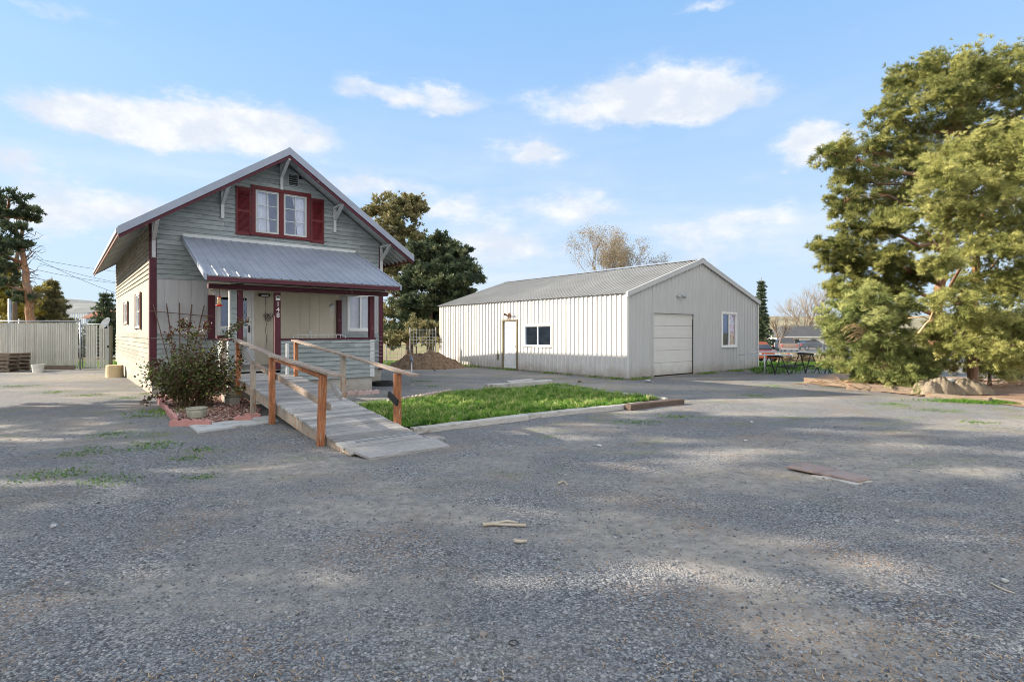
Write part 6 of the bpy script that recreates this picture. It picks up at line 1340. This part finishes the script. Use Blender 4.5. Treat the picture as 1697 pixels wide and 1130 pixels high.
# car builder: side profile lofted across the width
def car(name,label,cat,loc,rz,body,L=4.4,Wd=1.8,H=1.6,kind='suv',plate=False):
    t=empty(name,loc,rz,label,cat); h=H
    if kind=='suv': bodyp=[(-L/2,.35),(-L/2,.75),(-L/2+.08,.95),(L/2-1.1,1.0),(L/2-.15,.82),(L/2,.6),(L/2,.35)]; cab=[(-L/2+.10,.95),(-L/2+.35,h-.08),(-L/2+.7,h),(L/2-1.9,h-.02),(L/2-1.15,.99)]
    elif kind=='pickup': bodyp=[(-L/2,.5),(-L/2,1.08),(-L/2+2.0,1.08),(L/2-1.3,1.12),(L/2-.1,1.0),(L/2,.8),(L/2,.45)]; cab=[(-L/2+1.95,1.08),(-L/2+2.15,h),(L/2-2.2,h),(L/2-1.45,1.1)]
    else: bodyp=[(-L/2,.35),(-L/2,.85),(-L/2+.7,.92),(L/2-1.2,.92),(L/2-.1,.75),(L/2,.55),(L/2,.35)]; cab=[(-L/2+.5,.90),(-L/2+1.2,h),(L/2-2.1,h),(L/2-1.2,.92)]
    def loft(mb,P,ws):
        A=[(x,-w_,z) for (x,z),w_ in zip(P,ws)]; B=[(x,w_,z) for (x,z),w_ in zip(P,ws)]; mb.hexa(A,B)
    w2=Wd/2; mb=MB(); loft(mb,bodyp,[w2]*len(bodyp)); mb.build('body',body,t,bevel=.06,seg=2,smooth=True)
    mb=MB(); loft(mb,cab,[w2-.04 if z<1.15 else w2-.20 for x,z in cab]); mb.build('cabin',body,t,bevel=.04,seg=2)
    # windows stand 4 mm proud of the cabin sides
    zb,ztp=1.02 if kind!='pickup' else 1.14,h-.10; xs0,xs1=cab[0][0]+.22,cab[-1][0]-.25
    for s in (-1,1):
        for a,b in ((xs0,(xs0+xs1)/2-.04),((xs0+xs1)/2+.04,xs1)):
            mb=MB(); k0=.10; y0=s*(w2-.035); y1=s*(w2-.17); d=s*.012
            xa2=a+(.12 if a==xs0 else 0); xb2=b-(.45 if b==xs1 else 0); mb.hexa([(a,y0+d,zb),(b,y0+d,zb),(xb2,y1+d,ztp),(xa2,y1+d,ztp)],[(a,y0-d,zb),(b,y0-d,zb),(xb2,y1-d,ztp),(xa2,y1-d,ztp)]); mb.build('side_window',m_carg,t)
    (xr0,zr0),(xr1,zr1)=cab[0],cab[1]
    mb=MB(); mb.hexa([(xr0-.02,-w2+.15,zr0+.08),(xr0-.02,w2-.15,zr0+.08),(xr1-.03,w2-.3,zr1-.06),(xr1-.03,-w2+.3,zr1-.06)],[(xr0+.05,-w2+.15,zr0+.08),(xr0+.05,w2-.15,zr0+.08),(xr1+.03,w2-.3,zr1-.06),(xr1+.03,-w2+.3,zr1-.06)]); mb.build('rear_window',m_carg,t)
    (xr0,zr0),(xr1,zr1)=cab[-1],cab[-2]
    mb=MB(); mb.hexa([(xr0+.02,-w2+.12,zr0+.04),(xr0+.02,w2-.12,zr0+.04),(xr1+.04,w2-.25,zr1-.06),(xr1+.04,-w2+.25,zr1-.06)],[(xr0-.05,-w2+.12,zr0+.04),(xr0-.05,w2-.12,zr0+.04),(xr1-.05,w2-.25,zr1-.06),(xr1-.05,-w2+.25,zr1-.06)]); mb.build('windscreen',m_carg,t)
    r=.34 if kind!='pickup' else .40
    for x in (-L/2+.85,L/2-.85):
        for s in (-1,1):
            mb=MB(); mb.torus((x,s*(w2-.08),r),r-.10,.105,20,8,axis='y'); wl=mb.build('wheel',m_rub,t,smooth=True); mb=MB(); mb.tube([(x,s*(w2-.16),r),(x,s*(w2+.0),r)],r-.14,14); mb.build('rim',m_galv,wl)
            mb=MB(); mb.tube([(x,s*(w2-.2),r),(x,s*(w2+.008),r)],r+.05,16); mb.build('wheel_arch',m_blk,wl) if False else None
    for s in (-1,1):
        mb=MB(); mb.box(-L/2-.025,-L/2+.1,s*(w2-.22),s*(w2-.02),.72 if kind!='pickup' else .70,.98); mb.build('tail_light',m_lamp,t)
        mb=MB(); mb.box(L/2-.14,L/2+.015,s*(w2-.40),s*(w2-.06),.62,.76); mb.build('headlight',m_plast,t)
    mb=MB(); mb.box(-L/2-.10,-L/2+.05,-w2+.05,w2-.05,.36,.56); mb.build('rear_bumper',m_galv if kind=='pickup' else m_blk,t,bevel=.02)
    return t
def gl(px,Y): x=(px-CX)/F*Y; return (x,Y,gzf(x,Y)+.02)
car('parked_car','orange hatchback seen past the right corner of the shed','car',gl(1254,42),R(100)+math.pi-R(12),m_orange,4.1,1.78,1.58)
car('parked_car','dark blue car parked left of the pickup truck','car',gl(1284,72),R(-100)+math.pi*1,m_bluep,4.5,1.8,1.6)
car('pickup_truck','bronze and silver pickup truck seen from behind in front of the white house','pickup truck',gl(1303,70),R(72),m_tan,5.4,1.95,1.88,'pickup')
car('parked_car','charcoal sedan parked right of the pickup truck','car',gl(1346,80),R(8),m_char,4.7,1.8,1.45,'sedan')
# white house
bh=empty('white_house',(PT(1345,0,92).x,92,-1.0),0,'low white house with a dark grey shingle roof beyond the road','house')
mb=MB(); w_=8.6; mb.box(-w_/2,w_/2,0,7,0,2.0); mb.build('wall',m_bwall,bh)
mb=MB(); mb.hexa([(-w_/2-.6,-.6,1.95),(w_/2+.6,-.6,1.95),(w_/2+.6,7.6,1.95),(-w_/2-.6,7.6,1.95)],[(-w_/2+.8,3.3,3.75),(w_/2-.2,3.3,3.75),(w_/2-.2,3.7,3.75),(-w_/2+.8,3.7,3.75)]); mb.build('roof',m_shingle,bh)
mb=MB(); mb.box(-w_/2-.62,w_/2+.62,-.66,-.6,1.80,1.98); mb.build('fascia',m_white,bh)
for x in (-2.6,.3,2.6):
    mb=MB(); mb.box(x-.55,x+.55,-.05,.02,.7,1.6); f=mb.build('window',m_white,bh); mb=MB(); mb.box(x-.48,x+.48,-.07,-.052,.77,1.53); mb.build('pane',m_carg,f)
# chain link fence by the road, red posts, lamp
cf=empty('chain_link_fence',(PT(1284,0,55).x,55,gzf(26,55)),0,'chain link fence with grey posts along the road','fence')
Lf=(1420-1284)/F*55; mesh_wire(0,Lf,.05,1.25,.22,.008,'wire_mesh',m_galv,cf); mb=MB(); mb.tube([(0,0,1.27),(Lf,0,1.27)],.03,6); mb.build('top_rail',m_galv,cf)
for x in (0,2.4,4.8,7.2,Lf): mb=MB(); mb.tube([(x,0,-.1),(x,0,1.33)],.045,7); mb.build('post',m_galv,cf)
for px,py,h,l in ((1306,604,.66,'left one of two stubby red posts behind the sawhorses'),(1339,606,.60,'right one of two stubby red posts behind the sawhorses')):
    Y=33; x=(px-CX)/F*Y; z=CAMH-(py-HY)/F*Y; o=MB().lathe([(.11,-.4),(.105,h-.02),(.08,h),(.0,h+.01)],n=12).build('red_post',mat('faded_red_paint',[(.36,.05,.03),(.45,.08,.05)],bump=.1),smooth=False); o.location=(x,Y,z); tag(o,l,'post','red posts')
o=empty('light_pole',(PT(1279,0,60).x,60,-.9),0,'thin pale pole standing by the road left of the pickup truck','pole'); mb=MB(); mb.tube([(0,0,0),(0,0,2.6)],.05,6); mb.build('pole',m_trim,o)
# sawhorses and long pipe
def sawhorse(p,rz,label,h=.80):
    t=empty('sawhorse',p,rz,label,'sawhorse','sawhorses'); mb=MB(); mb.box(-.05,.05,-.45,.45,h-.07,h); mb.build('top_beam',m_blk,t)
    for sx in (-1,1):
        for sy in (-1,1): mb=MB(); mb.beam((sx*.03,sy*.36,h-.05),(sx*.30,sy*.44,0),.035,.03); mb.build('leg',m_blk,t)
    mb=MB(); mb.beam((-.2,.40,.3),(.2,.40,.3),.03,.05); mb.beam((-.2,-.40,.3),(.2,-.40,.3),.03,.05); mb.build('brace',m_blk,t)
YS=22.0
def gs(px,Y=YS): x=(px-CX)/F*Y; return (x,Y,gzf(x,Y))
sawhorse(gs(1335),.1,'black sawhorse in the middle holding the long pipe'); sawhorse(gs(1371),-.1,'black sawhorse at the right beside the bushy pine'); sawhorse(gs(1284,21.6),.15,'black sawhorse at the left near the shed corner',.72)
A_=Vector(gs(1240,21.8))+Vector((0,0,.84)); B_=Vector(gs(1390,22.0))+Vector((0,0,.835)); o=MB().tube([(0,0,0),B_-A_],.02,8).build('long_pipe',m_galv,None,smooth=True); o.location=A_; tag(o,'long grey pipe laid across the sawhorses','pipe')
o=MB().box(-1.0,1.0,-.3,.3,0,.018).build('table_board',m_galv,None,bevel=.005); o.location=Vector(gs(1268,21.6))+Vector((.1,0,.725)); tag(o,'flat grey sheet resting on the left sawhorse','board')
o=MB().tube([(0,0,-.1),(0,0,.80)],.03,8).build('metal_post',m_galv,None,smooth=True); o.location=gs(1267,21.0); tag(o,'upright grey metal post near the right corner of the shed','post')
o=MB().torus((0,0,.09),.26,.09,26,8).build('tyre_on_grass',m_rub,None,smooth=True); o.location=gs(1308,24.5); tag(o,'old black tyre lying in the grass behind the sawhorses','tyre')
o=MB().tube([(0,0,0),(7,1.0,.05)],.05,6).build('white_pipe',m_plast); o.location=Vector(gs(1290,35))+Vector((0,0,.55)); tag(o,'white pipe rail stretching behind the red posts','pipe')
# brush by the red posts
P_=[((x,y,gzf(x,y)+.15),(.7,.5,.3)) for x,y in ((15.5,31),(16.8,32),(18.2,32),(17.6,30.4))]
rt=empty('dry_brush',(16.8,31,gzf(16,31)),0,'dry tan brush around the red posts','bush'); fo,_=foliage('foliage',[((c[0]-16.8,c[1]-31,.2),r) for c,r in P_],m_bud,rt,.28,8,22,TUFTF)
# ------------------------------------------------------------------ behind the slatted fence
Yb=62
b=empty('blue_white_shed',(PT(127,0,Yb).x,Yb,-.9),0,'pale blue and white striped metal building beyond the slatted fence','building')
ww=36/F*Yb; hh=CAMH-(519-HY)/F*Yb+.9; mb=MB(); x=-ww/2
while x<ww/2: mb.tint=random.uniform(-1,1); mb.box(x,x+.14,-.03,0,0,hh); x+=.28
mb.build('ribs',m_white,b); mb=MB(); mb.box(-ww/2,ww/2+.1,.0,4,0,hh-.02); mb.build('wall',m_bluew,b); mb=MB(); mb.box(-ww/2-.1,ww/2+.2,-.1,4.1,hh,hh+.12); mb.build('roof',m_galv,b)
Yc=55; b=empty('brown_roof_house',(PT(168,0,Yc).x,Yc,-.9),0,'small house with a reddish brown roof beyond the gate','house')
ww=52/F*Yc; hh=CAMH-(527-HY)/F*Yc+.9; mb=MB(); mb.box(-ww/2,ww/2,0,4,0,hh); mb.build('wall',m_bluew,b); mb=MB(); mb.hexa([(-ww/2-.3,-.3,hh),(ww/2+.3,-.3,hh),(ww/2+.3,4.3,hh),(-ww/2-.3,4.3,hh)],[(-ww/2,1.9,hh+.95),(ww/2,1.9,hh+.95),(ww/2,2.1,hh+.95),(-ww/2,2.1,hh+.95)]); mb.build('roof',m_broof,b)
mb=MB(); mb.box(-.9,-.2,-.05,.0,hh-1.3,hh-.4); f=mb.build('window',m_white,b); mb=MB(); mb.box(-.82,-.28,-.07,-.052,hh-1.22,hh-.48); mb.build('pane',m_carg,f)
Yd=40; d_=empty('satellite_dish',(PT(177,0,Yd).x,Yd,gzf(-30,Yd)),0,'round white satellite dish beyond the gate','satellite dish'); zc=CAMH-(537-HY)/F*Yd-gzf(-30,Yd)
mb=MB(); mb.tube([(0,.1,0),(0,.1,zc)],.05,8); mb.build('mast',m_galv,d_); mb=MB(); mb.lathe([(.0,0),(.2,.02),(.36,.08),(.48,.15),(.47,.16),(.35,.09),(.19,.035),(.0,.015)],n=24); ds=mb.build('dish',m_trim,d_,smooth=True); ds.location=(0,0,zc); ds.rotation_euler=(R(62),0,R(-25))
bpy.context.view_layer.update()
